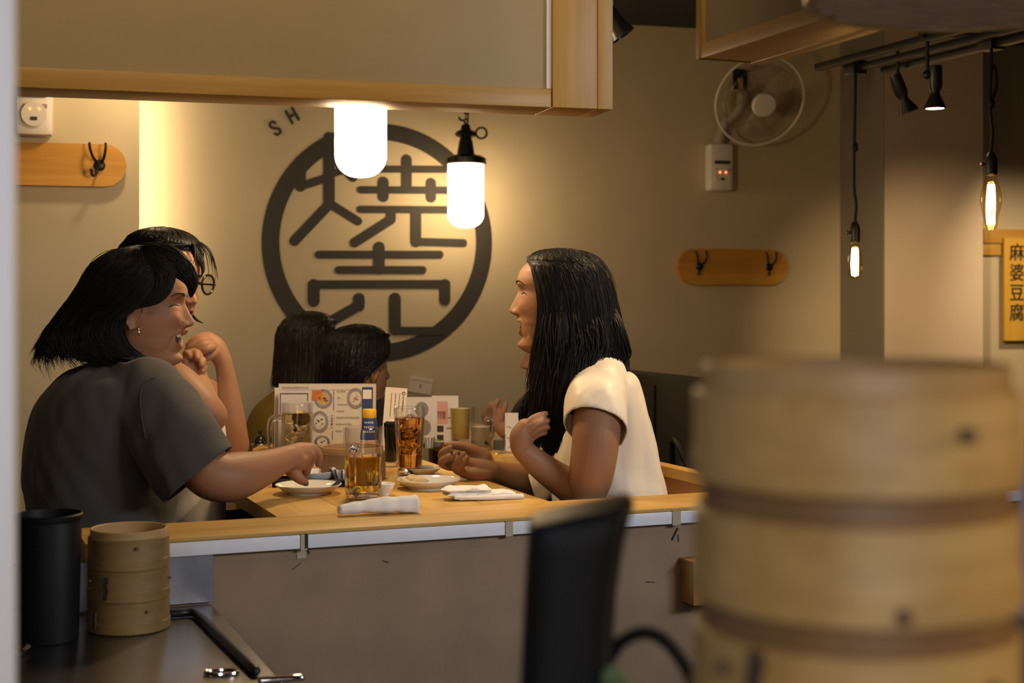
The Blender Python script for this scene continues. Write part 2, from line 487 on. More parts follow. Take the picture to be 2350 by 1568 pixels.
# ---------------------------------------------------------------- the serving counter (partition, cap, edge strips)
ctr = root('serving_counter', MC, 'low plastered counter with a pine cap and white edge strip in front of the table', 'counter')
mk('plaster_panel', box(.05, 3.2, .014, .13, 0, .712), M['mortar'], MC, ctr, False)
mk('plaster_panel', box(-1.6, .05, .014, .13, 0, .712), M['mortar'], MC, ctr, False)
mk('wood_cap', box(-.135, 3.2, 0, .172, .7335, .74, .0015), M['oak_x'], MC, ctr)
mk('cap_core', box(-.135, 3.2, .014, .165, .712, .7335), M['dwood'], MC, ctr, False)
def s_of(px):                         # counter coordinate under a pixel column, on the front face
    a = (px-1175)/FPX; n = Vector((-math.sin(AC), math.cos(AC), 0))
    p = hit(px, 700, Vector((-.576, 2.387, 0)), n); return (MC.inverted() @ p).x
edges = [s_of(x) for x in (386, 688, 705, 1158, 1176, 1541, 1561, 1900)]
edges[7] = 3.2
for a, b in ((0, 1), (2, 3), (4, 5), (6, 7)):
    mk('edge_strip', box(edges[a], edges[b], -.002, .016, .709, .7325, .0008), M['white_edge'], MC, ctr)
mk('edge_strip', box(-.135, s_of(201), -.002, .016, .709, .7325, .0008), M['tape'], MC, ctr)
for a, b in ((1, 2), (3, 4), (5, 6)):
    tp = mk('tape_patch', box(edges[a]+.001, edges[b], -.0028, -.002, .706, .7338, 0), M['tape'], MC, ctr, False)
mk('strip_gap', box(edges[2]-.005, edges[2]+.001, -.0032, .012, .709, .734), M['gap'], MC, ctr, False)
# peeling wall tape and scuffs on the plaster
for px, py, l, a, wd in ((1548, 1226, .026, 60, .004), (1556, 1236, .014, 95, .0015), (690, 1262, .03, 96, .016), (706, 1262, .016, 110, .003), (885, 1289, .012, -20, .0012), (680, 1300, .02, 35, .001), (1492, 1336, .02, -5, .001)):
    c = MC.inverted() @ hit(px, py, MC @ Vector((0, .014, 0)), Vector((-math.sin(AC), math.cos(AC), 0)))
    Mq = MC @ TR(c.x, .0135, c.z) @ RY(-rad(a))
    mk('plaster_scuff', box(-l/2, l/2, -.0009, .002, -wd/2, wd/2), M['gap'] if wd < .01 else M['tape'], Mq, ctr, False)
# steel backsplash
mk('backsplash', box(-1.5, .0745, .004, .0135, .628, .708), M['steel_b'], MC, ctr, False)

# ---------------------------------------------------------------- steel worktop at lower left
wt = root('steel_worktop', MC @ TR(-.6, -.5, 0), 'stainless steel kitchen worktop below the counter, left side', 'worktop')
mk('top', box(-1.5, .0716, -1.15, .003, .600, .625, .004), M['steel'], MC, wt)
mk('apron', box(-1.48, .06, -1.13, -1.11, .45, .600), M['steel'], MC, wt, False)
for x in (-1.4, -.02):
    for y in (-1.08, -.06):
        mk('leg', xf(lathe([(.018, 0), (.018, .602)], 14), TR(x, y, 0)), M['steel'], MC, wt)
q = [on_table(x, y, .632) for x, y in ((392, 1409), (412, 1408), (440, 1406), (458, 1414), (500, 1456), (587, 1540))]
wkb = tag(mk('guard_bar', tube(q, .0068, 10, 5), M['black_m']), 'dark bent metal bar lying along the steel worktop', 'metal bar')
q = on_table(508, 1545, .627)
tag(mk('ring_pull', xf(tube([(.022*math.cos(a), .012*math.sin(a), 0) for a in np.linspace(0, 2*math.pi, 15)], .0028, 8, 2), TR(q.x, q.y, q.z+.001)), M['chrome']), 'shiny chrome ring lying on the steel worktop', 'ring')
q0, q1 = on_table(600, 1562, .63), on_table(690, 1556, .63)
tag(mk('steel_rod', tube([q0, (q0+q1)/2, q1], .005, 10, 2), M['chrome']), 'bright steel rod at the front corner of the worktop', 'rod')

# shelf in the near kitchen carrying the big steamer stack and the black housing
ks = root('kitchen_shelf', TR(.3, .7, 0), 'steel kitchen shelf under the large steamer stack', 'shelf')
mk('top', box(-.02, .52, .42, .905, .846, .866, .003), M['steel'], Matrix(), ks)
for x in (0, .5):
    for y in (.45, .88):
        mk('leg', xf(lathe([(.014, 0), (.014, .848)], 12), TR(x, y, 0)), M['steel'], Matrix(), ks)

# ---------------------------------------------------------------- overhead panels framing the pass
AS = rad(15.6)
so = P(1405, 252, 2.72)
MS = TR(so.x, so.y, 0) @ RZ(AS)
bz = so.z
def rail(name, b, mat, par, Mx, bev=.0015): return mk(name, box(*b, bev), mat, Mx, par)
sp = root('overhead_panel', MS @ TR(-.6, .05, bz), 'long hanging pass panel with beige face in a pine frame, above the diners', 'panel')
rail('panel_board', (-1.70, -.122, .012, .10, bz+.035, CEIL), M['panel'], sp, MS, 0)
rail('bottom_rail', (-1.70, -.122, 0, .115, bz, bz+.035), M['pine_x'], sp, MS)
rail('end_board', (-.120, -.0315, -.004, .115, bz, CEIL), M['pine_z'], sp, MS)
rail('end_board', (-.0305, 0, -.004, .115, bz, CEIL), M['pine_z'], sp, MS)
rail('white_strip', (-.130, -.1205, .004, .012, bz+.036, CEIL), M['white_pl'], sp, MS, 0)  # thin white strip beside the end boards
for i in range(7):
    z = bz + .06 + i*.032
    mk('staple', box(-.0005, .0015, .008, .010, z, z+.006), M['chrome'], MS, sp, False)
s2 = P(1600, 136, 2.15)
A2 = rad(22.0)
MS2 = TR(s2.x, s2.y, 0) @ RZ(A2)          # runs towards the camera (negative y)
b2 = s2.z
sp2 = root('overhead_panel', MS2 @ TR(.05, -.4, b2), 'pass panel at the upper right with broad pine underside', 'panel')
rail('panel_board', (.006, .10, -1.4, -.014, b2+.022, CEIL), M['panel'], sp2, MS2, 0)
rail('bottom_rail', (0, .092, -1.4, 0, b2, b2+.022), M['pine_y'], sp2, MS2)
rail('bottom_rail', (.0935, .117, -1.4, 0, b2-.001, b2+.026), M['pine_y'], sp2, MS2)
rail('end_board', (0, .117, -.014, .004, b2, CEIL), M['pine_z'], sp2, MS2)

# ---------------------------------------------------------------- painted emblem on the back wall
def wpt(zx, zy, z=1.0): 
    p = MW.inverted() @ on_wall(580+zx/2.6133, 240+zy/2.6133); return (p.x, p.z)
KW = (on_wall(1000, 500)-on_wall(900, 500)).length/100/2.6133      # metres per traced unit
emb = root('wall_emblem', TR(*on_wall(864, 835)), 'round black painted sign with two large brush characters on the back wall', 'sign')
def flat(poly_list, y0=-.0025, y1=.001):
    parts = []
    for poly in poly_list:
        V, F = prism([(p[0], p[1]) for p in poly], y0, y1)
        parts.append(([(x, z, y) for x, y, z in V], [f[::-1] for f in F]))
    return cat(parts)
LAYER = [0.]
def stroke(pts, wd):
    W = [wpt(*p) for p in pts]; ws = [wd]*len(W) if np.isscalar(wd) else wd
    out = []
    for i in range(len(W)-1):
        (x0, y0), (x1, y1) = W[i], W[i+1]; h = ws[min(i, len(ws)-1)]*KW/2
        d = math.hypot(x1-x0, y1-y0); a = math.atan2(y1-y0, x1-x0)
        ca = [(x1+h*math.cos(a+t), y1+h*math.sin(a+t)) for t in np.linspace(-math.pi/2, math.pi/2, 9)]
        ca += [(x0+h*math.cos(a+t), y0+h*math.sin(a+t)) for t in np.linspace(math.pi/2, 3*math.pi/2, 9)]
        LAYER[0] += .00012; out.append(flat([ca], -.0025-LAYER[0]))
    return cat(out)
N = 96; ro, ri = [], []
for i in range(N):
    a = 2*math.pi*i/N
    ro.append(wpt(743+691*math.cos(a), 830+715*math.sin(a))); ri.append(wpt(749+589*math.cos(a), 825+612*math.sin(a)))
mk('ring', flat([[ro[i], ro[(i+1) % N], ri[(i+1) % N], ri[i]] for i in range(N)]), M['emblem'], MW, emb, False)
for pts, wd in [([(457, 200), (457, 600)], 68), ([(457, 600), (250, 818)], 60), ([(470, 600), (630, 700)], 52),
                ([(282, 492), (420, 448)], 50), ([(285, 340), (285, 490)], 66), ([(300, 350), (450, 250)], 60), ([(440, 425), (560, 392)], 42), ([(520, 360), (600, 440)], 50),
                ([(770, 388), (1150, 390)], 42), ([(922, 332), (922, 500)], 62), ([(648, 512), (1190, 515)], 44), ([(783, 466), (783, 553)], 64), ([(1068, 472), (1068, 558)], 62),
                ([(645, 629), (1205, 632)], 44), ([(828, 640), (828, 690), (612, 828)], 58), ([(978, 640), (978, 822), (1262, 830)], [64, 46]),
                ([(395, 900), (1120, 900)], 46), ([(757, 855), (757, 985)], 66), ([(515, 992), (1018, 992)], 46),
                ([(365, 1178), (365, 1082)], 70), ([(355, 1080), (1160, 1077)], 50), ([(1150, 1080), (1150, 1170)], 68),
                ([(636, 1164), (636, 1208)], 68), ([(636, 1205), (450, 1310)], 62), ([(852, 1164), (852, 1350)], 70), ([(850, 1358), (1120, 1358)], 50)]:
    mk('brush_stroke', stroke(pts, wd), M['emblem'], MW, emb, False)
def letter(pts, wd): return stroke([(q[0], q[1]) for q in pts], wd)
S = []
for t in np.linspace(0, 1, 15):                                   # an S, tilted along the circle
    a = 2*math.pi*(t*1.5 + .02)
    if t <= .5: u = (18*math.cos(.3+t*2*4.4), -20-20*math.sin(.3+t*2*4.4))
    else: u = (18*math.cos(-1.57-math.pi+ (t-.5)*2*4.4 + 3.14)*1, 20+20*math.sin(-1.57+(t-.5)*2*4.4))
    S.append(u)
S = [(17, -26), (8, -40), (-10, -40), (-19, -26), (-12, -8), (10, 8), (19, 24), (10, 40), (-10, 40), (-19, 28)]
S = [tuple(x) for x in catmull(S, 4)]
def rot(u, c, a): 
    return [(c[0]+x*math.cos(a)-y*math.sin(a), c[1]+x*math.sin(a)+y*math.cos(a)) for x, y in u]
mk('letter', letter(rot(S, (134, 142), -rad(32)), 15), M['emblem'], MW, emb, False)
H = [[(-22, -40), (-22, 40)], [(22, -40), (22, 40)], [(-22, 0), (22, 0)]]
mk('letter', cat([letter(rot(h, (236, 66), -rad(30)), 15) for h in H]), M['emblem'], MW, emb, False)

# ---------------------------------------------------------------- hook boards
def hook_board(Mx, L, Hh, label, hooks):
    r = root('coat_hook_board', Mx, label, 'coat rack', 'pine coat racks on the walls')
    n = 14; pts = []
    for i in range(n+1):
        a = -math.pi/2 + math.pi*i/n; pts.append((L/2-Hh/2+Hh/2*math.cos(a), Hh/2*math.sin(a)))
    for i in range(n+1):
        a = math.pi/2 + math.pi*i/n; pts.append((-L/2+Hh/2+Hh/2*math.cos(a), Hh/2*math.sin(a)))
    V, F = prism(pts, -.02, 0)
    mk('board', ([(x, z, y) for x, y, z in V], [f[::-1] for f in F]), M['board'], Mx, r)
    for hx in hooks:
        mk('hook', cat([xf(lathe([(.017, 0), (.017, .004), (.012, .010), (.0001, .012)], 20), TR(hx, -.02, 0) @ RX(rad(90))),
                        tube([(hx-.006, -.024, .006), (hx-.018, -.05, .022), (hx-.026, -.058, .046), (hx-.028, -.05, .062)], .0042, 8),
                        tube([(hx+.006, -.024, .006), (hx+.014, -.05, .022), (hx+.018, -.058, .046), (hx+.018, -.05, .062)], .0042, 8),
                        tube([(hx-.002, -.024, -.008), (hx-.012, -.045, -.032), (hx-.02, -.062, -.032), (hx-.022, -.066, -.018)], .0042, 8)]), M['black_m'], Mx, r)
    return r
k = on_wall(1679, 613, .005)
hook_board(TR(*k) @ RZ(AW), (on_wall(1805, 613)-on_wall(1553, 613)).length, 82/FPX*k.y, 'rounded pine coat rack with two black hooks, below the wall fan', (-.155, .165))
k = on_pier(60, 377, .012)
e = on_pier(290, 377)
hook_board(TR(*k) @ RZ(AW), 2*(e-k).length, 98/FPX*k.y, 'large rounded pine coat rack partly behind the white post', (2*(e-k).length/2-.078, -.2))

# ---------------------------------------------------------------- wall fans
def wall_fan(Mx, label, up=.42):
    """Mx: control box bottom centre on the wall, x right, -y out of the wall"""
    r = root('wall_fan', Mx, label, 'fan', 'white wall fans')
    cb = mk('control_box', box(-.052, .052, -.075, 0, 0, .20, .018), M['white_pl'], Mx, r)
    mk('face_plate', xf(lathe([(.0, 0), (.036, 0), (.036, .004), (.0, .004)], 28), TR(0, -.077, .062) @ RX(rad(90))), M['white_pl'], Mx, cb)
    mk('display', box(-.034, .034, -.080, -.074, .112, .126), M['ink'], Mx, cb, False)
    for x in (-.028, .014):
        mk('switch_row', box(x, x+.022, -.080, -.074, .080, .092), M['ink_l'], Mx, cb, False)
    for x in (-.012, .014):
        mk('indicator_light', ball((x, -.080, .077), .0042, 10, 6), M['led'], Mx, cb)
    mk('sensor', box(-.009, .009, -.083, -.074, .044, .054), M['ink'], Mx, cb, False)
    mk('arm', tube([(0, -.03, .19), (.02, -.05, .28), (.07, -.10, up-.08), (.07, -.14, up-.03)], [.030, .022, .018, .03], 14), plain('fan_arm_plastic', (.34, .31, .27), .5), Mx, r)
    Mh = Mx @ TR(.105, -.22, up-.06) @ RZ(rad(-3)) @ RX(rad(90+25))          # head axis points out and down
    mk('motor_housing', xf(lathe([(.0001, -.10), (.05, -.095), (.06, -.05), (.055, 0), (.0001, 0)], 28), TR(0, 0, 0)), M['fan_plastic'], Mh, r)
    mk('hub', xf(lathe([(.0001, .062), (.046, .060), (.052, .05), (.052, .044), (.0001, .044)], 36), TR(0, 0, 0)), M['white_pl'], Mh, r)
    R_ = .190
    g = [xf(tube([(R_*math.cos(a), R_*math.sin(a), 0) for a in np.linspace(0, 2*math.pi, 49)], .0052, 8, 1), TR(0, 0, 0))]
    mk('guard_ring', g[0], M['white_pl'], Mh, r)
    mk('guard_ring', tube([(.158*math.cos(a), .158*math.sin(a), .04) for a in np.linspace(0, 2*math.pi, 49)], .0022, 6, 1), M['fan_plastic'], Mh, r)
    wires = []
    for i in range(72):
        a = 2*math.pi*i/72; c, s = math.cos(a), math.sin(a)
        wires.append(tube([(.052*c, .052*s, .05), (.10*c, .10*s, .052), (.155*c, .155*s, .04), (R_*c, R_*s, 0)], .0006, 4, 3, round_ends=False))
        wires.append(tube([(.05*c, .05*s, -.05), (.12*c, .12*s, -.052), (R_*c, R_*s, 0)], .0006, 4, 3, round_ends=False))
    tag(mk('guard_wires', cat(wires), M['fan_plastic'], Mh, r), kind='stuff')
    for i in range(4):
        a0 = math.pi/2*i
        V, F = [], []
        for u in range(9):
            rr = .035 + .125*u/8
            for v in range(7):
                a = a0 + (v/6-.5)*(.5+.75*u/8)
                V.append((rr*math.cos(a), rr*math.sin(a), (v/6-.5)*.034 - .005))
        for u in range(8):
            for v in range(6):
                F.append((u*7+v, u*7+v+1, (u+1)*7+v+1, (u+1)*7+v))
        b = mk('blade', (V, F), M['fan_plastic'], Mh, r, 'all'); solidify(b, .0015)
    return r
k = on_wall(1641, 441)
fan = wall_fan(TR(*k) @ RZ(AW), 'white wall fan with a clear round guard over its control box, above the coat rack')
k = on_pier(82, 317)
copy_tree(fan, TR(*k) @ RZ(AW), 'white fan control box with two red lights, beside the white post')
# switch plate with a yellow tag behind the fan
k = on_wall(1697, 205)
r = root('switch_plate', TR(*k) @ RZ(AW), 'dark square wall plate with a yellowed tag above the fan', 'switch plate')
mk('plate', box(-.032, .032, -.012, 0, 0, .085, .003), M['black'], TR(*k) @ RZ(AW), r)
mk('tag', box(-.012, .010, -.014, -.011, .002, .045), M['yellow_p'], TR(*k) @ RZ(AW), r, False)

# ---------------------------------------------------------------- pendant lamps with opal glass
def pendant(name, base, label, sc=1.0):
    """base: lowest point of the glass"""
    Mx = TR(*base) @ Matrix.Scale(sc, 4)
    Mx = TR(*base)
    r = root('pendant_lamp', Mx, label, 'lamp', 'opal pendant lamps')
    R_, Hh = .057*sc, .205*sc
    if name == 'tall': Hh = .24
    g = [(.0001+R_*math.sin(a)**.8, .052*(1-math.cos(a))) for a in np.linspace(0, math.pi/2, 15)]+[(R_, Hh)]
    mk('glass_shade', lathe(g+[(.0001, Hh)], 40), M['lamp_near' if name == 'tall' else 'lamp'], Mx, r)
    z = Hh
    cp = mk('cap', lathe([(R_*1.04, z-.004), (R_*1.1, z), (R_*1.1, z+.02), (R_*.95, z+.028), (R_*.5, z+.035), (R_*.38, z+.085), (R_*.30, z+.10), (.0001, z+.10)], 32), M['black_m'], Mx, r)
    for i in range(12):
        a = 2*math.pi*i/12
        mk('cap_rib', box(R_*1.06, R_*1.14, -.004, .004, z-.002, z+.02), M['black_m'], Mx @ RZ(a), cp, False)
    mk('collar', lathe([(R_*.3, z+.098), (R_*.55, z+.105), (R_*.62, z+.115), (R_*.5, z+.125), (R_*.3, z+.13), (R_*.22, z+.15), (.0001, z+.15)], 24), M['black_m'], Mx, r)
    mk('ring', xf(tube([(.021*math.cos(a), 0, .021*math.sin(a)) for a in np.linspace(0, 2*math.pi, 25)], .0042, 8, 1), TR(R_*.55+.022, 0, z+.118)), M['black_m'], Mx, r)
    mk('hook', tube([(0, 0, z+.148), (-.006, 0, z+.165), (-.020, 0, z+.168), (-.026, 0, z+.178)], .004, 8), M['black_m'], Mx, r)
    links = []
    zz = z+.15; i = 0
    while base[2]+zz < CEIL-.02:
        a = np.linspace(0, 2*math.pi, 13)
        lk = [(.006*math.cos(t), 0, .013*math.sin(t)) for t in a]
        links.append(xf(tube(lk, .0022, 6, 1), TR(0, 0, zz+.012) @ RZ(rad(90*(i % 2))))); zz += .02; i += 1
        if len(links) > 90: break
    mk('chain', cat(links), M['black_m'], Mx, r)
    mk('cord', tube([(.006, 0, z+.13), (.012, .004, z+.3), (.004, 0, CEIL-base[2])], .003, 6), M['black'], Mx, r)
    mk('ceiling_rose', lathe([(.0001, CEIL-base[2]-.03), (.04, CEIL-base[2]-.025), (.045, CEIL-base[2])], 20), M['black_m'], Mx, r)
    return r
pendant('tall', P(828, 408, 3.20), 'large lit opal glass pendant partly hidden by the pass panel', 1.03)
pendant('short', P(1069, 523, 5.49), 'smaller lit opal glass pendant with black cap and side ring, before the emblem', 1.21)

# ---------------------------------------------------------------- ceiling track with bulbs and spots, right
n_c = Vector((math.sin(AC), -math.cos(AC), 0))         # towards the camera along the rails
zt = 1.885
tr = root('lighting_track', TR(*P(2030, 150, 4.4)), 'black three-bar lighting rail hanging under the ceiling, right side', 'lighting track')
def rail_at(px, py, Y, length, back=0.0):
    p = P(px, py, Y); a = p - n_c*back; b = p + n_c*length
    return a, b
rails = []
for px, py, Y in ((1876, 155, 4.62), (1955, 160, 4.55), (2028, 163, 4.47)):
    a, b = rail_at(px, py, Y, 3.0)
    rails.append((a, b))
    d = (b-a).length
    mk('bar', box(-.013, .013, -d, 0, -.011, .011, .002), M['black_m'], TR(*a) @ RZ(AC), tr)
for t in (.55, 1.15, 2.2):
    a = rails[0][0]+n_c*t; b = rails[2][0]+n_c*t
    mk('cross_bar', tube([a+Vector((0, 0, .014)), (a+b)/2+Vector((0, 0, .014)), b+Vector((0, 0, .014))], .008, 8, 1), M['black_m'], Matrix(), tr)
for t in (.55, 2.2):
    a = rails[0][0]+n_c*t
    mk('hanger', box(-.022, .022, -.012, .012, 0, CEIL-a.z), M['black_m'], TR(*a) @ RZ(AC), tr)
a = rails[1][0]+n_c*1.25
mk('feed_box', box(-.10, .16, -.12, .12, .03, .11, .004), M['black_m'], TR(*a) @ RZ(AC), tr)

def edison(px, py0, py1, Y, label, r_px, long=False):
    top = P(px, py0, Y); bot = P(px, py1, Y)
    Mx = TR(*bot)
    r = root('bulb_pendant', Mx, label, 'lamp', 'bare bulb pendants')
    R_ = r_px/FPX*Y
    hh = top.z-bot.z
    if long: gp = [(.0001, 0), (R_*.45, .003), (R_*.62, .016), (R_*.66, .034), (R_*.8, .052), (R_, .075), (R_*.98, .105), (R_*.7, .135), (R_*.5, .152), (R_*.5, .16)]
    else: gp = [(.0001, 0), (R_*.5, .005), (R_*.85, .020), (R_, .042), (R_*.92, .068), (R_*.6, .10), (R_*.45, .115), (R_*.45, .122)]
    gh = gp[-1][1]
    bb = mk('bulb', lathe(gp, 28), M['bulb_glass'], Mx, r)
    fl = []
    nf = 5
    for i in range(nf):
        a = 2*math.pi*i/nf
        fl.append(tube([(R_*.30*math.cos(a), R_*.30*math.sin(a), gh*.13), (R_*.36*math.cos(a+.5), R_*.36*math.sin(a+.5), gh*.45), (R_*.26*math.cos(a+.9), R_*.26*math.sin(a+.9), gh*.80)], .0028, 6, 3))
    mk('filament', cat(fl), M['filament'], Mx, bb)
    sk = mk('socket', lathe([(R_*.5, gh-.004), (R_*.62, gh), (R_*.62, gh+.04), (R_*.5, gh+.052), (.008, gh+.062), (.0001, gh+.062)], 24), M['black_m'], Mx, r)
    mk('socket_key', tube([(R_*.6, 0, gh+.028), (R_*.95, 0, gh+.028)], .005, 8, 1), M['chrome'], Mx @ RZ(rad(190)), sk)
    mk('cord', tube([(0, 0, gh+.06), (.004, 0, gh+.12), (-.003, 0, gh+.20), (.002, 0, hh)], .0048, 8), M['black'], Mx, r)
    mk('cord_knot', ball((.001, 0, gh+.55*(hh-gh)), .010, 10, 6, (1, 1, 1.6)), M['black'], Mx, r)
    if long:
        mk('cord_knot', tube([(0, 0, hh-.16), (.014, 0, hh-.12), (.012, 0, hh-.07), (0, 0, hh-.05)], .005, 8), M['black'], Mx, r)
    mk('track_adapter', box(-.026, .026, -.03, .03, hh-.015, hh+.03, .004), M['black_m'], Mx @ RZ(AC), r)
    return r
edison(1962, 162, 642, 4.53, 'small glowing filament bulb on a long cord beside the column', 19)
edison(2274, 104, 530, 4.01, 'larger glowing filament bulb with waisted glass above the menu plaque', 24, True)

def spot(px, py, Y, tilt, label, lit):
    p = P(px, py, Y); Mx = TR(*p)
    r = root('track_spot', Mx, label, 'spotlight')
    mk('stem', lathe([(.006, 0), (.006, .11), (.0001, .11)], 10), M['black_m'], Mx, r)
    mk('joint', ball((0, 0, 0), .014, 12, 8), M['black_m'], Mx, r)
    Mh = Mx @ TR(.022 if lit else 0, 0, -.004) @ RY(tilt)
    mk('lamp_body', lathe([(.0001, .03), (.020, .03), (.021, -.03), (.014, -.045), (.014, -.052), (.030, -.088), (.031, -.094), (.027, -.094), (.02, -.07), (.0001, -.07)], 24), M['black_m'], Mh, r)
    if lit:
        mk('lens', lathe([(.0001, -.092), (.027, -.092), (.027, -.086), (.0001, -.086)], 24), M['spot_lens'], Mh, r)
    return r
spot(2060, 190, 4.36, rad(-22), 'unlit black track spot tilted sideways', False)
s = spot(2128, 172, 4.1, 0, 'lit black track spot pointing straight down', True)
l = light('track_spot_beam', 'SPOT', P(2136, 246, 4.1), 230, (1, .68, .36), P(2150, 740, 5.7), .02, spot=48, blend=1.0)
# spot at the end of the long pass panel
p = P(1404, 45, 3.2)
r = root('track_spot', TR(*p), 'black spotlight with a bluish glint behind the panel end', 'spotlight')
mk('lamp_body', xf(lathe([(.0001, .04), (.02, .04), (.024, -.02), (.031, -.045), (.028, -.045), (.02, -.02), (.0001, -.02)], 20), RY(rad(-35))), M['black_m'], TR(*p), r)
mk('lens', xf(lathe([(.0001, -.03), (.022, -.03), (.022, -.025), (.0001, -.025)], 20), RY(rad(-35))), plain('blue_glint', (.1, .3, .45), .08), TR(*p), r)  # the bluish highlight is put into the lens colour
mk('stem', tube([(0, 0, .03), (0, 0, .4), (0, 0, CEIL-p.z)], .006, 8, 1), M['black_m'], TR(*p), r)

# ---------------------------------------------------------------- rail and calligraphy plaque on the right wall
k0, k1 = on_wall(2250, 556), on_wall(2500, 552)
Mr = TR(*k0) @ RZ(AW)
hgt = 60/FPX*k0.y
r = root('menu_rail', Mr, 'horizontal pine rail on the wall behind the larger bulb', 'rail')
mk('rail_board', box(0, .55, -.028, 0, -.005, hgt/2, .002), M['pine_x'], Mr, r)
mk('rail_lower_board', box(0, .55, -.018, 0, -hgt/2, -.005, .002), M['pine_x'], Mr, r)
k = on_wall(2332, 664, .040); Mp = TR(*k) @ RZ(AW)
wd, ht = 66/FPX*k.y, 236/FPX*k.y
r = root('menu_plaque', Mp, 'yellow wooden plaque with black brush calligraphy at the right edge', 'sign')
plk = mk('plank', box(-wd/2, wd/2, -.008, .006, -ht/2, ht/2, .002), M['strip_wood'], Mp, r)
for i, ch in enumerate('麻婆豆腐'):
    z = ht/2 - ht*(.155 + .195*i)
    o = text(ch, .082, M['ink'], Mp @ TR(-.002, -.0085, z) @ RX(rad(90)), plk, 'character', .0006, .95, .0013)
k = on_wall(2415, 664, .03)
copy = copy_tree(r, TR(*k) @ RZ(AW), 'second yellow calligraphy plaque, just outside the right edge') if False else None

# ---------------------------------------------------------------- woven basket overhead at the upper right
bc = Vector(((2262-1175)/FPX*1.2, 1.2, 0)); bzz = EYE + (HZ-70)/FPX*1.34
Mb = TR(bc.x, bc.y, bzz)
r = root('hanging_basket', Mb, 'pale round woven basket hanging overhead, out of focus at the upper right', 'basket')
mk('rim', lathe([(.142, 0), (.150, 0), (.152, .01), (.152, .11), (.142, .11), (.142, .012)], 48, True), M['bamboo'], Mb, r)
pale = plain('pale_rattan', (.68, .52, .38), .8, var=.15, vscale=30)
for i in range(16):
    x = -.135 + .27*i/15; h = math.sqrt(max(1e-4, .144**2-x*x))
    mk('slat', box(x-.0075, x+.0075, -h, h, .004+.002*(i % 2), .007+.002*(i % 2)), pale, Mb @ RZ(AC), r, False)
for i in range(14):
    y = -.13 + .26*i/13; h = math.sqrt(max(1e-4, .144**2-y*y))
    mk('cross_slat', box(-h, h, y-.005, y+.005, .001, .004), pale, Mb @ RZ(AC), r, False)
mk('cord', tube([(0, 0, .10), (0, 0, .4), (0, 0, CEIL-bzz)], .004, 6, 1), M['black'], Mb, r)

# ================================================================ furniture
TZ = .74
def table(s0, s1, t0, t1, label):
    r = root('dining_table', MC @ TR((s0+s1)/2, (t0+t1)/2, 0), label, 'table')
    n = 4
    for i in range(n):
        a = s0+(s1-s0)*i/n; b = s0+(s1-s0)*(i+1)/n
        mk('top_plank', box(a+.0004, b-.0004, t0, t1, TZ-.03, TZ, .0012), M['oak_y'], MC @ TR(0, .13*i, 0) @ TR(0, -.13*i, 0), r)
    for x in (s0+.05, s1-.05):
        for y in (t0+.08, t1-.08):
            mk('leg', box(x-.022, x+.022, y-.022, y+.022, 0, TZ-.03, .003), M['dwood'], MC, r)
    mk('apron', box(s0+.04, s1-.04, t0+.06, t0+.08, TZ-.09, TZ-.03), M['dwood'], MC, r, False)
    return r
table(.222, .771, .173, 1.22, 'pine dining table between the laughing women, butting against the counter')
table(.96, 1.27, .96, 2.25, 'second dining table beyond, set with menus and drinks')
def bench(s0, s1, t0, t1, label, back=None, hz=.759):
    r = root('bench', MC @ TR((s0+s1)/2, (t0+t1)/2, 0), label, 'bench')
    mk('seat', box(s0, s1, t0, t1, .39, .43, .006), M['dwood'], MC, r)
    for x in (s0+.04, s1-.04):
        for y in (t0+.06, t1-.06):
            mk('leg', box(x-.02, x+.02, y-.02, y+.02, 0, .39), M['dwood'], MC, r, False)
    if back:
        a, b = back
        mk('back_panel', box(a+.012, b-.006, t0, t1+.1, .43, hz-.02), M['dwood'], MC, r, False)
        mk('back_cap', box(a, b+.004, t0, t1+.12, hz-.024, hz, .002), M['oak_y'], MC, r)
    return r
bench(.93, 1.19, .19, .82, 'wooden bench with a pine topped back, behind the woman in white', (1.19, 1.222))
bench(-.40, .02, .20, 1.25, 'plain wooden bench under the two women on the left')
bench(.56, .86, 1.42, 2.3, 'wooden bench under the two distant diners seen from behind')
bench(1.32, 1.53, 1.05, 1.72, 'dark bench with a high black upholstered back against the far aisle')
mk_ = root('high_bench', MC @ TR(1.56, 1.2, 0), 'high black upholstered bench back behind the woman in white', 'bench')
mk('cushion', box(1.536, 1.60, .35, 1.74, .02, .93, .012), M['matte_black'], MC, mk_)
for i in range(6):
    y = .45+.24*i
    mk('seam', box(1.531, 1.536, y, y+.006, .10, .90), M['black'], MC, mk_, False)
# dark coats and a bag heaped on the bench end
for (s_, t_, z_, a, b, c_, lab) in ((1.42, .72, .56, .07, .12, .17, 'dark rumpled coat heaped by the black bench back'), (1.38, .42, .52, .08, .1, .14, 'black bag slumped on the bench behind the woman in white')):
    V, F = ball((0, 0, 0), 1, 28, 18)
    V = [(x*a*(1+.12*math.sin(7*z+3*y)), y*b*(1+.14*math.sin(6*x+5*z)), z*c_*(1+.08*math.sin(9*y))) for x, y, z in V]
    bag = root('coat' if 'coat' in lab else 'bag', MC @ TR(s_, t_, z_), lab, 'coat' if 'coat' in lab else 'bag')
    mk('cloth_body', (V, F), M['dark_cloth'], MC @ TR(s_, t_, z_+.02), bag, 'all')
    mk('strap', tube([(-a*.6, -b*.5, c_*.6), (-a, 0, c_*1.25), (-a*.5, b*.6, c_*.7)], .008, 8), M['black'], MC @ TR(s_, t_, z_+.02), bag)

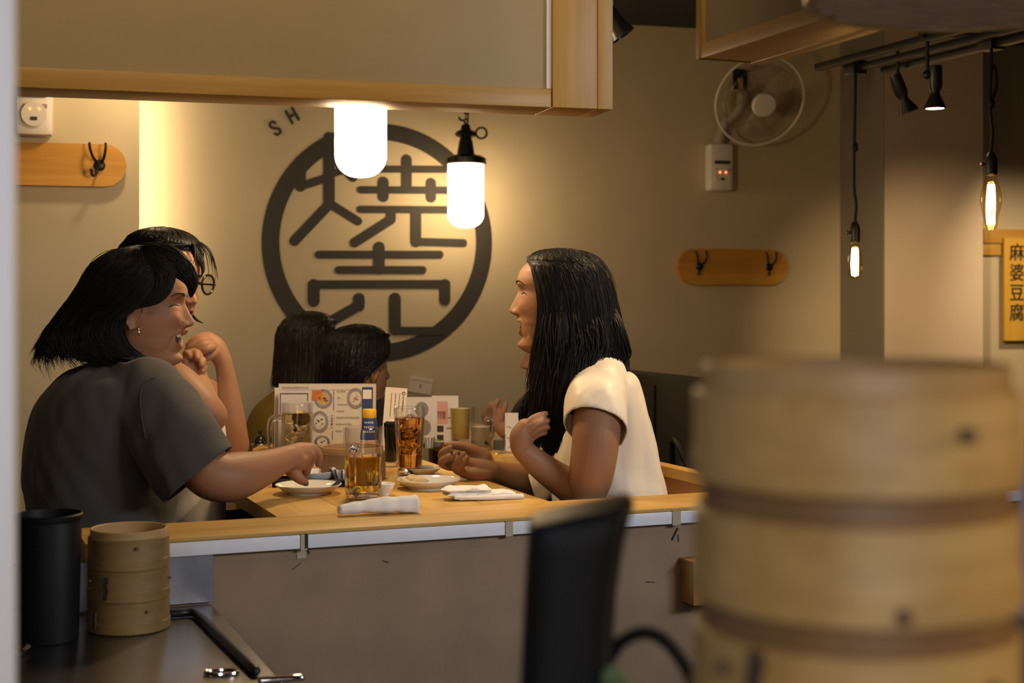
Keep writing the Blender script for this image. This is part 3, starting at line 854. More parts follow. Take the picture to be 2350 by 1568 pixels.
# ================================================================ bamboo steamers
def steamer(Mx, R_, H_, label, lip=True, lace=None, group=None, base=True, mat=None, lipmat=None):
    mat = mat or M['bamboo']
    r = root('bamboo_steamer', Mx, label, 'steamer', group)
    th = R_*.055
    ob = mk('outer_band', lathe([(R_-th, 0), (R_, 0), (R_+.0006, H_*.3), (R_, H_*.36), (R_, H_-.001), (R_-.001, H_), (R_-th, H_)], 56, True), mat, Mx @ RX(0), r)
    mk('binding_band', lathe([(R_, .001), (R_+.0010, .0015), (R_+.0010, H_*.30), (R_, H_*.31)], 56, True), mat, Mx, r)
    if lip:
        mk('inner_lip', lathe([(R_-th*2.1, H_*.3), (R_-th*1.02, H_*.3), (R_-th*1.02, H_+.0110), (R_-th*1.3, H_+.0122), (R_-th*2.1, H_+.0110)], 56, True), lipmat or M['bamboo_in'], Mx, r)
    n = 9
    for i in range(n):
        x = -(R_-th)*.9 + 2*(R_-th)*.9*i/(n-1); h = math.sqrt(max(1e-5, ((R_-th*1.1))**2-x*x))
        mk('slat', box(x-R_*.08, x+R_*.08, -h, h, H_*.18, H_*.18+.003), M['bamboo_in'], Mx, r, False)
    for a, z0, z1, wd in (lace or ()):
        for i in range(4):
            z = z0+(z1-z0)*i/3.5
            mk('lacing', box(-wd/2+(i % 2)*wd*.25, wd/2+(i % 2)*wd*.25, -R_-.0032, -R_+.001, z, z+(z1-z0)/3.4), M['bamboo_dk'], Mx @ RZ(a), ob, False)
    return r
def pegs(r, Mx, R_, lst):
    r = [x for x in r.children if x.name.startswith('outer_band')][0]
    for a, z, q in lst:
        mk('peg', xf(lathe([(q, -.002), (q, .0024), (q*.6, .0032), (.0001, .0032)], 12), TR(0, -R_, z) @ RX(rad(90))), M['peg'], Mx @ RZ(a), r)
sc_ = on_table(296, 1440, .625); RL = .0625
lab = ['bottom bamboo steamer of the small stack on the steel worktop', 'middle bamboo steamer of the small stack, with a dark stitched seam', 'top bamboo steamer of the small stack, open and empty']
for i in range(3):
    Mx = TR(sc_.x, sc_.y, .626+i*.0485) @ RZ(rad(2*i))
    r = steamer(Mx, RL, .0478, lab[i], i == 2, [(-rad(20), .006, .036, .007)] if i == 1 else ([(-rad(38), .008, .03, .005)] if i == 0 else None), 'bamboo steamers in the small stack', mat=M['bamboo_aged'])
    pegs(r, Mx, RL+.002, {0: [(rad(40), .034, .0022)], 1: [(-rad(50), .032, .002), (-rad(50), .02, .002), (rad(84), .03, .002)], 2: [(rad(22), .036, .0028)]}[i])
# big foreground stack
Yb = .665; bx = (1959-1175)/FPX*Yb; RB = 367/FPX*(Yb**2-.0755**2)**.5; 
pitch = .0545
ztop = EYE-(918-HZ)/FPX*(Yb-.0755)
lab = ['second-lowest', 'third', 'fourth']
names = ['lowest bamboo steamer of the tall close stack, mostly below the frame', 'blurred bamboo steamer under the middle tier of the tall close stack', 'middle bamboo steamer of the tall close stack, dark peg low on its front', 'top bamboo steamer of the tall close stack, with a raised rim']
nb = 4
for i in range(nb):
    z = ztop - .0415 - (nb-1-i)*pitch
    if i == 0: z0 = z
    Mx = TR(bx, Yb, z) @ RZ(rad(15*i))
    r = steamer(Mx, RB, .0415, names[i], True, [(-rad(62), .006, .036, .006)] if i == 1 else None, 'bamboo steamers in the tall close stack', lipmat=None if i == nb-1 else M['bamboo_brown'])  # lower lips browner: shade between the tiers put into their colour
    pegs(r, TR(bx, Yb, z), RB+.002, {3: [(rad(24), .026, .0035)], 2: [(rad(2), .006, .0035)], 1: [(rad(36), .026, .0035), (-rad(60), .03, .003)], 0: []}[i])
for o in list(bpy.data.objects):
    if o.name.startswith('kitchen_shelf'): o.location.z += 0
SHELF = z0 - .0006
for o in [x for x in COL.objects if x.parent == ks and x.name.startswith('top')]: o.location.z += SHELF - .866
for o in [x for x in COL.objects if x.parent == ks and x.name.startswith('leg')]: o.scale.z = SHELF/.868
# steamer on the table
p = on_table(808, 1100); Yt = 3.19
sc2 = Vector(((808-1175)/FPX*Yt, Yt, TZ+.004)); RT = 76/FPX*Yt
Mx = TR(*sc2)
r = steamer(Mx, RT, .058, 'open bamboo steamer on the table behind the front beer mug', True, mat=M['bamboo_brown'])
# ---------------------------------------------------------------- black bin, black housing, cable
p = on_table(112, 1466, .626)
bn = root('black_bin', TR(*p), 'tall black cylindrical bin beside the white post', 'bin')
mk('body', lathe([(.0001, .003), (.040, 0), (.044, 0), (.0485, .188), (.0475, .190), (.0462, .186), (.042, .006), (.0001, .006)], 44), M['black'], TR(*p), bn)
mk('rim', lathe([(.0485, .180), (.0500, .182), (.0500, .189), (.0480, .191), (.0470, .189)], 44, True), M['black'], TR(*p), bn)
p = on_table(62, 1482, .627)
tag(mk('metal_tray', lathe([(.0001, 0), (.035, 0), (.042, .008), (.040, .008), (.034, .002), (.0001, .002)], 32), M['chrome'], TR(p.x-.02, p.y-.05, p.z)), 'small shiny metal tray next to the black bin', 'tray')
Yk = .86
YSH = HZ+(EYE-SHELF)/Yk*FPX
def kp(px, py, dy=0): return P(px, py, Yk+dy)
hs = root('black_housing', TR(*P(1310, 1500, Yk)), 'blurred black plastic housing with a slanted top, close to the camera', 'appliance')
rings = []
for xl, xr, yl, yr, dd in ((1190, 1398, YSH, YSH, .036), (1194, 1400, 1560, 1560, .036), (1197, 1401, 1500, 1500, .036), (1203, 1412, 1360, 1340, .036), (1209, 1430, 1260, 1225, .037), (1213, 1446, 1210, 1165, .037), (1216, 1452, 1196, 1146, .034), (1226, 1447, 1189, 1142, .028)):
    a, b = kp(xl, yl), kp(xr, yr); c = (a+b)/2
    rings.append((c, (b-a)/2, Vector((0, dd, 0))))
V, F = [], []
n = 40
for c, a, b in rings:
    for i in range(n):
        q = 2*math.pi*i/n; cs, sn = math.cos(q), math.sin(q)
        V.append(tuple(c + a*(math.copysign(abs(cs)**.45, cs)) + b*(math.copysign(abs(sn)**.45, sn))))
for j in range(len(rings)-1):
    for i in range(n): F.append((j*n+i, j*n+(i+1) % n, (j+1)*n+(i+1) % n, (j+1)*n+i))
F.append(tuple(range(n))[::-1]); F.append(tuple((len(rings)-1)*n+i for i in range(n)))
wk('shell', (V, F), M['black'], hs)
q = kp(1404, 1545, -.02)
wk('green_button', ball((q.x, q.y-.018, q.z), .008, 12, 8, (1, .5, 1.2)), plain('green_button', (.10, .16, .06), .5), hs)
tag(mk('power_cable', tube([kp(1396, 1512), kp(1430, 1470), kp(1480, 1453), kp(1530, 1474), kp(1572, 1528), kp(1594, 1580), kp(1602, 1612)], .0042, 10, 6), M['black']), 'black cable arching from the black housing towards the bamboo stack', 'cable')
# brown box mounted on the counter front, half behind the bamboo stack
s0 = s_of(1568); zt0 = EYE-(1290-HZ)/FPX*2.75; zb = EYE-(1383-HZ)/FPX*2.75
r = root('wall_box', MC @ TR(s0+.05, .013, zb), 'brown box fixed to the counter front, half hidden by the bamboo stack', 'box')
mk('case', box(s0, s0+.12, -.04, .014, zb, zt0, .003), M['dwood'], MC, r)
mk('lid', box(s0-.002, s0+.122, -.043, .014, zt0, zt0+.006, .001), M['dwood'], MC, r)
# sliver of things at the right edge
pt = Vector(((2362-1175)/FPX*1.0, 1.0, SHELF))
q = P(2352, 990, 1.0)
r = root('spray_bottle', TR(q.x+.004, 1.0, .93), 'pale bottle with a teal cap at the right edge of the picture', 'bottle')
mk('bottle_body', lathe([(.0001, 0), (.013, 0), (.013, .10), (.006, .115), (.0001, .115)], 24), M['lilac'], TR(q.x+.010, 1.0, q.z-.13), r)
mk('cap', lathe([(.0001, .106), (.0085, .107), (.0085, .125), (.007, .132), (.0001, .134)], 24), M['teal'], TR(q.x+.010, 1.0, q.z-.13), r)
r2 = root('side_shelf', TR(q.x+.1, 1.0, 0), 'narrow shelf at the right edge carrying the teal-capped bottle', 'shelf')
mk('top', box(-.10, .2, -.05, .1, q.z-.14, q.z-.131), M['steel'], TR(q.x+.1, 1.0, 0), r2, False)
mk('leg', box(.17, .19, 0, .02, 0, q.z-.14), M['steel'], TR(q.x+.1, 1.0, 0), r2, False)

# ================================================================ tableware
def dish(name, px, py, rpx, hgt, label, cat_, foot=.5, ry=None, z=TZ, group=None, wall=.003, flare=1.0):
    p = on_table(px, py, z); R_ = rpx/FPX*p.y
    Mx = TR(*p)
    r = root(name, Mx, label, cat_, group)
    prof = [(.0001, .003), (R_*foot*.9, .003), (R_*foot*.92, 0), (R_*foot, 0), (R_*foot*1.04, .004), (R_*(.5+foot*.5), hgt*.45), (R_*.985, hgt*.92), (R_, hgt), (R_-wall*.6, hgt+.0004), (R_-wall*1.3, hgt*.92), (R_*(.45+foot*.5), hgt*.45+.002), (R_*foot*.9, .0065), (.0001, .0065)]
    b = mk('bowl', lathe(prof, 56), M['porcelain'], Mx, r)
    if ry: b.scale = (1, ry, 1)
    return r, p, R_
r, p, R_ = dish('plate', 708, 1133, 76, .020, 'grey white plate under the reaching hand, with a blue brush mark', 'plate', .62, group='small plates on the table')
mk('blue_mark', xf(box(-.004, .004, -.0008, .0008, -.013, .013), TR(R_*.80, -R_*.02+.01, .0175) @ RY(rad(50))), M['cobalt'], TR(*p), r, False)
r, p, R_ = dish('plate', 983, 1121, 74, .020, 'white plate holding a half eaten dumpling', 'plate', .62, group='small plates on the table')
V, F = ball((0, 0, 0), 1, 36, 24)
def lump(x, y, z): return 1+.22*math.sin(5*x+2)*math.sin(6*y+1)+.15*math.sin(11*z+4*x)+.10*math.sin(13*y+7*z)
pp = p + Vector((-.030, .0, .010))
f = tag(mk('dumpling', ([(x*.026*lump(x, y, z), y*.02*lump(x, y, z), max(-.0040, z*.017*lump(x, y, z))) for x, y, z in V], F), M['food'], TR(*pp), None, 'all'), 'yellowish half eaten dumpling on the white plate', 'dumpling')
dish('sauce_dish', 970, 1090, 42, .017, 'small white sauce dish beside the tall glass', 'dish', .6, group='sauce dishes on the table')
dish('sauce_dish', 880, 1136, 27, .024, 'small white bowl half hidden behind the front beer mug', 'dish', .5, group='sauce dishes on the table')
# black tray with a bowl and the striped cup
c = on_table(722, 1112); Mt = TR(c.x, c.y, TZ) @ RZ(rad(4))
r = root('black_tray', Mt, 'low black rectangular tray behind the front plate', 'tray')
mk('tray_floor', box(-.085, .085, -.045, .075, 0, .004, .001), M['black'], Mt, r)
for b in ((-.087, .087, -.047, -.043, 0, .010), (-.087, .087, .073, .077, 0, .010), (-.087, -.083, -.047, .077, 0, .010), (.083, .087, -.047, .077, 0, .010)):
    mk('tray_rim', box(*b, .0012), M['black'], Mt, r)
p = on_table(718, 1108, TZ+.004)
Mx = TR(c.x-.004, c.y+.018, TZ+.004); R_ = .048
r = root('small_bowl', Mx, 'cream bowl standing in the black tray', 'bowl')
mk('bowl', lathe([(.0001, .002), (R_*.5, .002), (R_*.55, 0), (R_*.6, .002), (R_*.9, .012), (R_, .023), (R_-.003, .0235), (R_*.86, .014), (R_*.5, .006), (.0001, .005)], 48), M['porcelain'], Mx, r)
Mx = TR(*on_table(783, 1108)) ; Mx = TR(c.x+.062, c.y+.010, TZ+.004)
r = root('fluted_cup', Mx, 'small fluted cup with black stripes beside the beer mug', 'cup')
V, F = [], []
for j, (rr, z) in enumerate(((.016, 0), (.018, .002), (.024, .016), (.029, .030), (.027, .0295), (.022, .016), (.015, .003))):
    for i in range(48):
        a = 2*math.pi*i/48; q = rr*(1+.05*(z/.03)*math.cos(12*a)); V.append((q*math.cos(a), q*math.sin(a), z+.0015*(z/.03)*math.cos(12*a)))
for j in range(6):
    for i in range(48): F.append((j*48+i, j*48+(i+1) % 48, (j+1)*48+(i+1) % 48, (j+1)*48+i))
F.append(tuple(range(48))[::-1]); F.append(tuple(6*48+i for i in range(48)))
mk('cup', (V, F), M['porcelain'], Mx, r, 'all')
for i in range(12):
    a = 2*math.pi*i/12
    mk('stripe', tube([(.0188*math.cos(a), .0188*math.sin(a), .003), (.0262*math.cos(a), .0262*math.sin(a), .0165), (.0308*math.cos(a), .0308*math.sin(a), .030)], .0013, 6, 2), M['ink'], Mx, r)
# chopsticks lying in the tray edge
tag(mk('chopsticks', cat([tube([(c.x-.09, c.y-.052+d, TZ+.013), (c.x, c.y-.050+d, TZ+.0135), (c.x+.088, c.y-.047+d, TZ+.013)], [.0022, .0028, .0034], 8, 2) for d in (0, .008)]), M['black']), 'pair of black chopsticks along the front of the black tray', 'chopsticks')

def towel_roll(pts, r_, label, name='towel'):
    A = catmull(pts, 10); V, F = [], []
    n = 30; m = len(A)
    T = np.gradient(A, axis=0); T /= np.linalg.norm(T, axis=1)[:, None]
    for j in range(m):
        t = T[j]; u = np.array([0, 0, 1.]); v = np.cross(t, u); v /= np.linalg.norm(v)
        e = j/(m-1)
        rr = np.interp(e, [0, .5, 1], r_) * (1+.07*math.sin(14*e)+.05*math.sin(31*e+1))
        for i in range(n):
            a = 2*math.pi*i/n
            q = rr*(1+.06*math.sin(3*a+5*e)+.05*math.sin(2*a-9*e)+.12*max(0, math.cos(a-1.1-e))**8)
            z = math.sin(a)*q*.92
            V.append(tuple(A[j]+v*math.cos(a)*q*1.15+np.array([0, 0, max(z, -rr*.80)])))
    for j in range(m-1):
        for i in range(n): F.append((j*n+i, j*n+(i+1) % n, (j+1)*n+(i+1) % n, (j+1)*n+i))
    for s_, j in ((-1, 0), (1, m-1)):
        base = [j*n+i for i in range(n)]
        prev = base
        for sc in (.72, .45):
            k = len(V)
            for i in range(n):
                V.append(tuple(A[j]+(np.array(V[base[i]])-A[j])*sc + T[j]*s_*(.002 if sc > .5 else -.003)))
            new = list(range(k, k+n))
            for i in range(n):
                q = (prev[i], prev[(i+1) % n], new[(i+1) % n], new[i]); F.append(q if s_ > 0 else q[::-1])
            prev = new
        F.append(tuple(prev) if s_ > 0 else tuple(prev[::-1]))
    return V, F
a, b = on_table(778, 1186), on_table(955, 1177)
rt = .0145
A_ = a+Vector((0, .004, rt*.8)); B_ = b+Vector((0, .006, rt))
t1 = tag(mk('towel', towel_roll([A_, A_*.7+B_*.3+Vector((0, .002, .0015)), A_*.35+B_*.65+Vector((0, -.001, .002)), B_], [.0095, .0145, .0175], 'x'), M['towel'], Matrix(), None, 'all'), 'white rolled hand towel lying on the counter cap before the beer mug', 'towel')
# folded towel: stacked layers
a, b = on_table(1022, 1152), on_table(1193, 1146)
d = (b-a); L = d.length; ang = math.atan2(d.y, d.x)
Mx = TR(*a) @ RZ(ang)
r = root('towel', Mx, 'white folded hand towel near the woman in white', 'towel')
def layer(x0, x1, y0, y1, z0, h, seed):
    rg = random.Random(seed); nx, ny = 26, 12; V, F = [], []
    ph = [rg.random()*6 for _ in range(6)]
    for s_ in (0, 1):
        for i in range(nx+1):
            for j in range(ny+1):
                u, v = i/nx, j/ny
                x = x0+(x1-x0)*u + .004*math.sin(7*v+ph[0])*(abs(u-.5)*2)**3; y = y0+(y1-y0)*v + .003*math.sin(9*u+ph[1])
                edge = min(1, min(v, 1-v)*6)**.5 * min(1, min(u, 1-u)*14)**.5
                wv = .0011*math.sin(9*u+4*v+ph[2])+.0008*math.sin(17*u-6*v+ph[3])
                mid = z0+h/2+wv*.8*s_
                V.append((x, y, mid+(h/2*edge+ (.0005*math.sin(25*u+ph[4])))*(1 if s_ else -1)))
    k = (nx+1)*(ny+1)
    for i in range(nx):
        for j in range(ny):
            q = (i*(ny+1)+j, (i+1)*(ny+1)+j, (i+1)*(ny+1)+j+1, i*(ny+1)+j+1)
            F.append(q[::-1]); F.append(tuple(x+k for x in q))
    rim = [(i, 0) for i in range(nx)] + [(nx, j) for j in range(ny)] + [(i, ny) for i in range(nx, 0, -1)] + [(0, j) for j in range(ny, 0, -1)]
    ids = [i*(ny+1)+j for i, j in rim]
    for q in range(len(ids)):
        c1, c2 = ids[q], ids[(q+1) % len(ids)]; F.append((c1, c2, c2+k, c1+k))
    return V, F
mk('towel_layer', layer(.022, L+.002, -.004, .05, 0.0004, .007, 1), M['towel'], Mx, r, 'all')
mk('towel_layer', layer(.004, L-.008, .0, .055, .0065, .010, 2), M['towel'], Mx, r, 'all')
mk('towel_layer', layer(.0, L*.62, .004, .055, .0155, .010, 3), M['towel'], Mx, r, 'all')
mk('rolled_edge', tube([(.02, -.002, .008), (L*.5, -.003, .006), (L+.004, .002, .0055)], [.004, .005, .0055], 12, 5), M['towel'], Mx, r)

def mug(px, py, Y, R_, H_, label, fill, liq, hang, extras=None, name='beer_mug', group=None, handle=True, taper=.92):
    p = Vector(((px-1175)/FPX*Y, Y, TZ)); Mx = TR(*p)
    r = root(name, Mx, label, 'mug' if handle else 'glass', group)
    rb = R_*taper; t = .0034
    bz_ = .018
    gls = mk('glass', lathe([(.0001, .004), (rb*.8, .002), (rb*.96, 0), (rb, .004), (rb*.985, .02), (R_, H_-.004), (R_-.001, H_), (R_-t, H_-.001), (rb-t, bz_+.006), (rb*.8, bz_), (.0001, bz_)], 48), M['glass'], Mx, r)
    mk('glass_foot', lathe([(.0001, .005), (rb*.9, .005), (rb*.93, .012), (rb*.78, bz_-.0015), (.0001, bz_-.0015)], 40), M['ice'], Mx, gls)
    if fill:
        rl = (rb-.0012)+(R_-rb)*(fill/H_)
        mk('drink', lathe([(.0001, bz_+.0005), (rb*.8, bz_+.0005), (rb-.0016, bz_+.0065), (rl, fill-.001), (rl-.001, fill), (.0001, fill-.0005)], 40), liq, Mx, r)
    if handle:
        Mh = Mx @ RZ(hang)
        x = R_*.93
        mk('handle', tube([(x, 0, H_*.74), (x+.016, 0, H_*.76), (x+.028, 0, H_*.68), (x+.030, 0, H_*.45), (x+.026, 0, H_*.22), (x+.012, 0, H_*.13), (x-.002, 0, H_*.15)], [.0075, .0085, .008, .0068, .0068, .0072, .0065], 14, 6), M['ice'], Mh, r)
    if extras: extras(Mx, r, R_)
    return r
def ice_cubes(n, z0, z1, seed, lemon=False):
    def f(Mx, r, R_):
        rg = random.Random(seed)
        for i in range(n):
            a = rg.random()*6.28; q = R_*.42*rg.random()**.5
            z = z0+(z1-z0)*(i+.5)/n; s_ = rg.uniform(.009, .013)
            mk('ice_cube', box(-s_, s_, -s_, s_, -s_, s_, .003), M['ice'], Mx @ TR(q*math.cos(a), q*math.sin(a), z) @ RZ(a*2) @ RX(a), r)
        if lemon:
            mk('lemon_slice', xf(lathe([(.0001, -.002), (.019, -.002), (.020, 0), (.019, .002), (.0001, .002)], 28), RX(rad(62))), M['yellow_p'], Mx @ TR(.008, -.006, z1-.004) @ RZ(rad(35)), r)
    return f
def foam(z):
    def f(Mx, r, R_): mk('foam', lathe([(.0001, z), (R_*.86, z), (R_*.87, z+.004), (R_*.8, z+.006), (.0001, z+.005)], 32), M['foam'], Mx, r)
    return f
mug(834, 1150, 2.865, .0405, .1455, 'half full beer mug with glass handle at the front of the table', .088, M['beer'], rad(-103))
mug(682, 1030, 3.50, .0395, .148, 'lemon sour mug with ice and a slice behind the reaching hand', .125, M['lemon'], rad(186), ice_cubes(7, .05, .115, 3, True))
# tall highball
def tall_ice(Mx, r, R_): ice_cubes(8, .055, .128, 9)(Mx, r, R_*.85)
mug(940, 1090, 3.26, .0362, .156, 'tall highball glass of amber tea with ice', .132, M['tea'], 0, tall_ice, 'highball_glass', None, False, .80)
# soy sauce bottle
p = on_table(897, 1073); Mx = TR(*p)
r = root('soy_bottle', Mx, 'dark soy sauce bottle with a clear ribbed base, behind the mug', 'bottle')
mk('sauce', lathe([(.0001, .014), (.0135, .014), (.0145, .016), (.0150, .06), (.0165, .085), (.0165, .098), (.0001, .098)], 32), M['soy'], Mx, r)
mk('glass_base', lathe([(.0001, 0), (.0150, 0), (.0158, .002), (.0150, .004), (.0158, .006), (.0150, .008), (.0158, .010), (.015, .0125), (.0001, .0125)], 32), M['ice'], Mx, r)
mk('cap', lathe([(.0165, .098), (.0172, .099), (.0172, .106), (.012, .110), (.0001, .111)], 28), M['black'], Mx, r)
mk('spout', xf(box(-.006, .008, -.006, .006, .108, .114, .002), Matrix()), M['white_pl'], Mx, r)
# blue labelled bottle
p = Vector(((848-1175)/FPX*3.42, 3.42, TZ)); Mx = TR(*p)
r = root('sauce_bottle', Mx, 'yellow capped bottle with a navy label in front of the menu', 'bottle')
mk('bottle', lathe([(.0001, 0), (.021, 0), (.022, .005), (.022, .075), (.0185, .10), (.0160, .118), (.0001, .118)], 32), M['white_pl'], Mx, r)
mk('label', lathe([(.0222, .066), (.0222, .076), (.0188, .100), (.0172, .118), (.0168, .118), (.018, .1), (.0216, .076), (.0216, .066)], 32, True), M['navy'], Mx, r)
for z in (.046, .053, .060):
    mk('stripe', lathe([(.0216, z), (.0223, z), (.0223, z+.0034), (.0216, z+.0034)], 32, True), M['pink_p'], Mx, r)
mk('cap', lathe([(.0001, .118), (.0162, .118), (.0166, .121), (.0166, .137), (.0155, .139), (.0001, .139)], 32), M['yellow'], Mx, r)
for z, n in ((.108, 5), (.097, 5), (.086, 6)):
    for i in range(n):
        a = rad(-90 + (i-(n-1)/2)*15); rr = .0180 if z > .1 else (.0196 if z > .09 else .0212)
        mk('print_mark', xf(box(-.0014, .0014, -.0004, .0004, -.0022, .0022), TR(rr*math.cos(a), rr*math.sin(a), z) @ RZ(a+rad(90))), M['paper'], Mx, r, False)
# ---------------------------------------------------------------- upright menus
def menu(Mx, w_, h_, label, th=.002, name='menu_stand', mat=None):
    r = root(name, Mx, label, 'menu')
    mk('sheet', box(-w_/2, w_/2, -th/2, th/2, 0, h_), mat or M['paper'], Mx, r, False)
    return r
def sheet_of(r):
    return next((x for x in r.children if x.name.split('.')[0] in ('sheet', 'card')), r)
def fl(Mx, r, name, b, mat, y=-.0016):
    return mk(name, box(b[0], b[1], y, y+.0006, b[2], b[3]), mat, Mx, sheet_of(r), False)
Ym = 3.56; sc = FPX/Ym
def mp(px, py): return ((px-750)/sc, (EYE-(py-HZ)/sc)-TZ-.012)
Mm = TR((750-1175)/FPX*Ym, Ym, TZ+.012) @ RX(rad(-4))
x0, z0 = mp(638, 1012); x1, z1 = mp(862, 881)
r = root('menu_stand', Mm, 'large illustrated menu in a clear stand at the back of the table', 'menu')
mk('sheet', box(x0, x1, -.001, .001, .0, z1), M['paper'], Mm, r, False)
mk('clear_cover', box(x0-.002, x1+.003, -.0022, -.0018, .0, z1+.004), thin_glass('menu_sleeve', (1, 1, 1), .12, .02, .3), Mm, r, False)
mk('sleeve_edge', box(x0-.002, x1+.003, -.003, .002, z1+.001, z1+.004), M['glass'], Mm, r, False)
mk('heading_line', box(x0+.01, x1-.05, -.0016, -.001, z1-.0155, z1-.0150), M['ink_l'], Mm, r, False)
def bowlprint(cx, cy, rx, ry, kind):
    X, Z = mp(cx, cy); RXm, RZm = rx/sc, ry/sc
    def ell(k, n=28): return [(X+RXm*k*math.cos(2*math.pi*i/n), Z+RZm*k*math.sin(2*math.pi*i/n)) for i in range(n)]
    mk('bowl_print', flat([ell(1)], -.0013, -.001), M['paper'] if kind else M['pink_p'], Mm, r, False)
    lines = []
    n = 34
    for i in range(n):
        a = 2*math.pi*i/n; c_, s_ = math.cos(a), math.sin(a); t = .10*RXm*.55
        lines.append([(X+RXm*.66*c_-s_*t*.5, Z+RZm*.66*s_+c_*t*.5), (X+RXm*.66*c_+s_*t*.5, Z+RZm*.66*s_-c_*t*.5), (X+RXm*c_+s_*t, Z+RZm*s_-c_*t), (X+RXm*c_-s_*t, Z+RZm*s_+c_*t)])
    mk('rim_hatching', flat(lines, -.0017, -.0012), M['navy'] if kind == 'blue' else M['ink'], Mm, r, False)
    mk('food_print', flat([ell(.62)], -.0017, -.0011), M['yellow_p'] if kind == 'blue' else (M['paper'] if kind else M['orange_p']), Mm, r, False)
    bl = []
    rg = random.Random(int(cx))
    for i in range(9):
        a, q = rg.random()*6.28, .48*rg.random(); bx_, bz2 = X+RXm*q*math.cos(a), Z+RZm*q*math.sin(a); s_ = RXm*.13
        bl.append([(bx_+s_*math.cos(t+a), bz2+s_*.6*math.sin(t)) for t in np.linspace(0, 6.28, 9)[:-1]])
    mk('garnish_print', flat(bl, -.0020, -.0016), M['ink'] if kind != 'red' else M['red_p'], Mm, r, False)
bowlprint(741, 916, 21, 22, 'blue'); bowlprint(733, 969, 20, 25, 'black'); bowlprint(739, 1016, 18, 16, 'black'); bowlprint(815, 915, 20, 24, 'red')
X, Z = mp(726, 908); mk('food_print', flat([[(X-.013, Z-.013), (X+.012, Z-.011), (X+.014, Z+.012), (X-.012, Z+.013)]], -.0020, -.0016), M['orange_p'], Mm, r, False)
for (xa, ya, xb, yb) in ((641, 903, 705, 905), (704, 903, 706, 921), (641, 903, 643, 960), (764, 897, 765.5, 942), (762, 990, 763.5, 1010)):
    a, b = mp(xa, yb); c_, d = mp(xb, ya); fl(Mm, r, 'rule', (a, c_, b, d), M['ink'])
for px, py, w_ in ((772, 899, 18), (773, 914, 7), (773, 929, 24), (772, 944, 16), (772, 959, 52), (771, 974, 36), (770, 990, 14), (646, 890, 60)):
    rg = random.Random(px*py); x = px
    while x < px+w_:
        k = rg.uniform(1.2, 2.6); a, b = mp(x, py+2.2); c_, d = mp(x+k, py-rg.uniform(1, 2.2)); fl(Mm, r, 'menu_line_mark', (a, c_, b, d), M['ink_l']); x += k+rg.uniform(.8, 1.4)
for i, ch in enumerate('フタやまし'):
    X, Z = mp(761, 956+6.2*i); text(ch, .0075, M['ink'], Mm @ TR(X, -.0015, Z) @ RX(rad(90)), r, 'character', .0002)
a, b = mp(830, 1010); c_, d = mp(855, 889); fl(Mm, r, 'blue_card', (a, c_, b, d), M['navy'], -.003)
a, b = mp(832, 916); c_, d = mp(852, 895); fl(Mm, r, 'blank_square', (a, c_, b, d), M['paper'], -.0034)
# second sheet leaning behind, at the left
Mq = TR((720-1175)/FPX*(Ym+.03), Ym+.03, TZ+.012) @ RX(rad(-4)) @ RZ(rad(3))
menu(Mq, .20, (z1-.012), 'blank back sheet leaning behind the illustrated menu', .0015, 'menu_sheet')
# wooden holder
Mh = TR((735-1175)/FPX*Ym, Ym+.01, TZ)
r = root('menu_holder', Mh, 'low wooden tray holding the menus and condiments', 'holder')
mk('holder_base', box(-.165, .11, -.05, .07, 0, .011, .0015), M['oak_x'], Mh, r)
mk('holder_lip', box(-.165, .11, -.056, -.05, 0, .022, .0012), M['oak_x'], Mh, r)
mk('holder_block', box(-.163, -.125, -.045, .05, .011, .032, .0015), M['oak_x'], Mh, r)
# white card with vertical writing
Yc = 3.50
Mc = TR((897-1175)/FPX*Yc, Yc, TZ) @ RY(rad(4)) @ RX(rad(-5))
hc = EYE-(890-HZ)/FPX*Yc-TZ
r = root('menu_card', Mc, 'white card with columns of vertical writing, leaning beside the menu', 'menu')
mk('sheet', box(-.027, .027, -.0012, .0012, 0, hc), M['paper'], Mc, r, False)
mk('crest', xf(tube([(.0035*math.cos(a), 0, .0035*math.sin(a)) for a in np.linspace(0, 6.2832, 17)], .0009, 5, 1), TR(.0185, -.0014, hc-.013)), M['navy'], Mc, r)
for cx, z0_, z1_, sz in ((.0185, hc-.02, hc-.055, .0017), (.009, hc-.014, hc-.05, .0009), (-.001, hc-.014, hc-.065, .0011), (-.011, hc-.014, hc-.072, .0011)):
    rg = random.Random(int(cx*1e4)); z = z0_
    while z > z1_:
        k = rg.uniform(1.0, 2.0)*sz; fl(Mc, r, 'writing_mark', (cx-sz*rg.uniform(.5, 1), cx+sz*rg.uniform(.5, 1), z-k, z), M['ink'], -.0017); z -= k+sz*.7
bpost = Vector(((866-1175)/FPX*3.55, 3.55, TZ))
r = root('black_stand', TR(*bpost), 'thin black upright between the menu and the white card', 'stand')
mk('upright', box(-.005, .005, -.004, .004, 0, .13, .001), M['black'], TR(*bpost), r)
mk('foot', box(-.012, .012, -.015, .015, 0, .003, .001), M['black'], TR(*bpost), r)
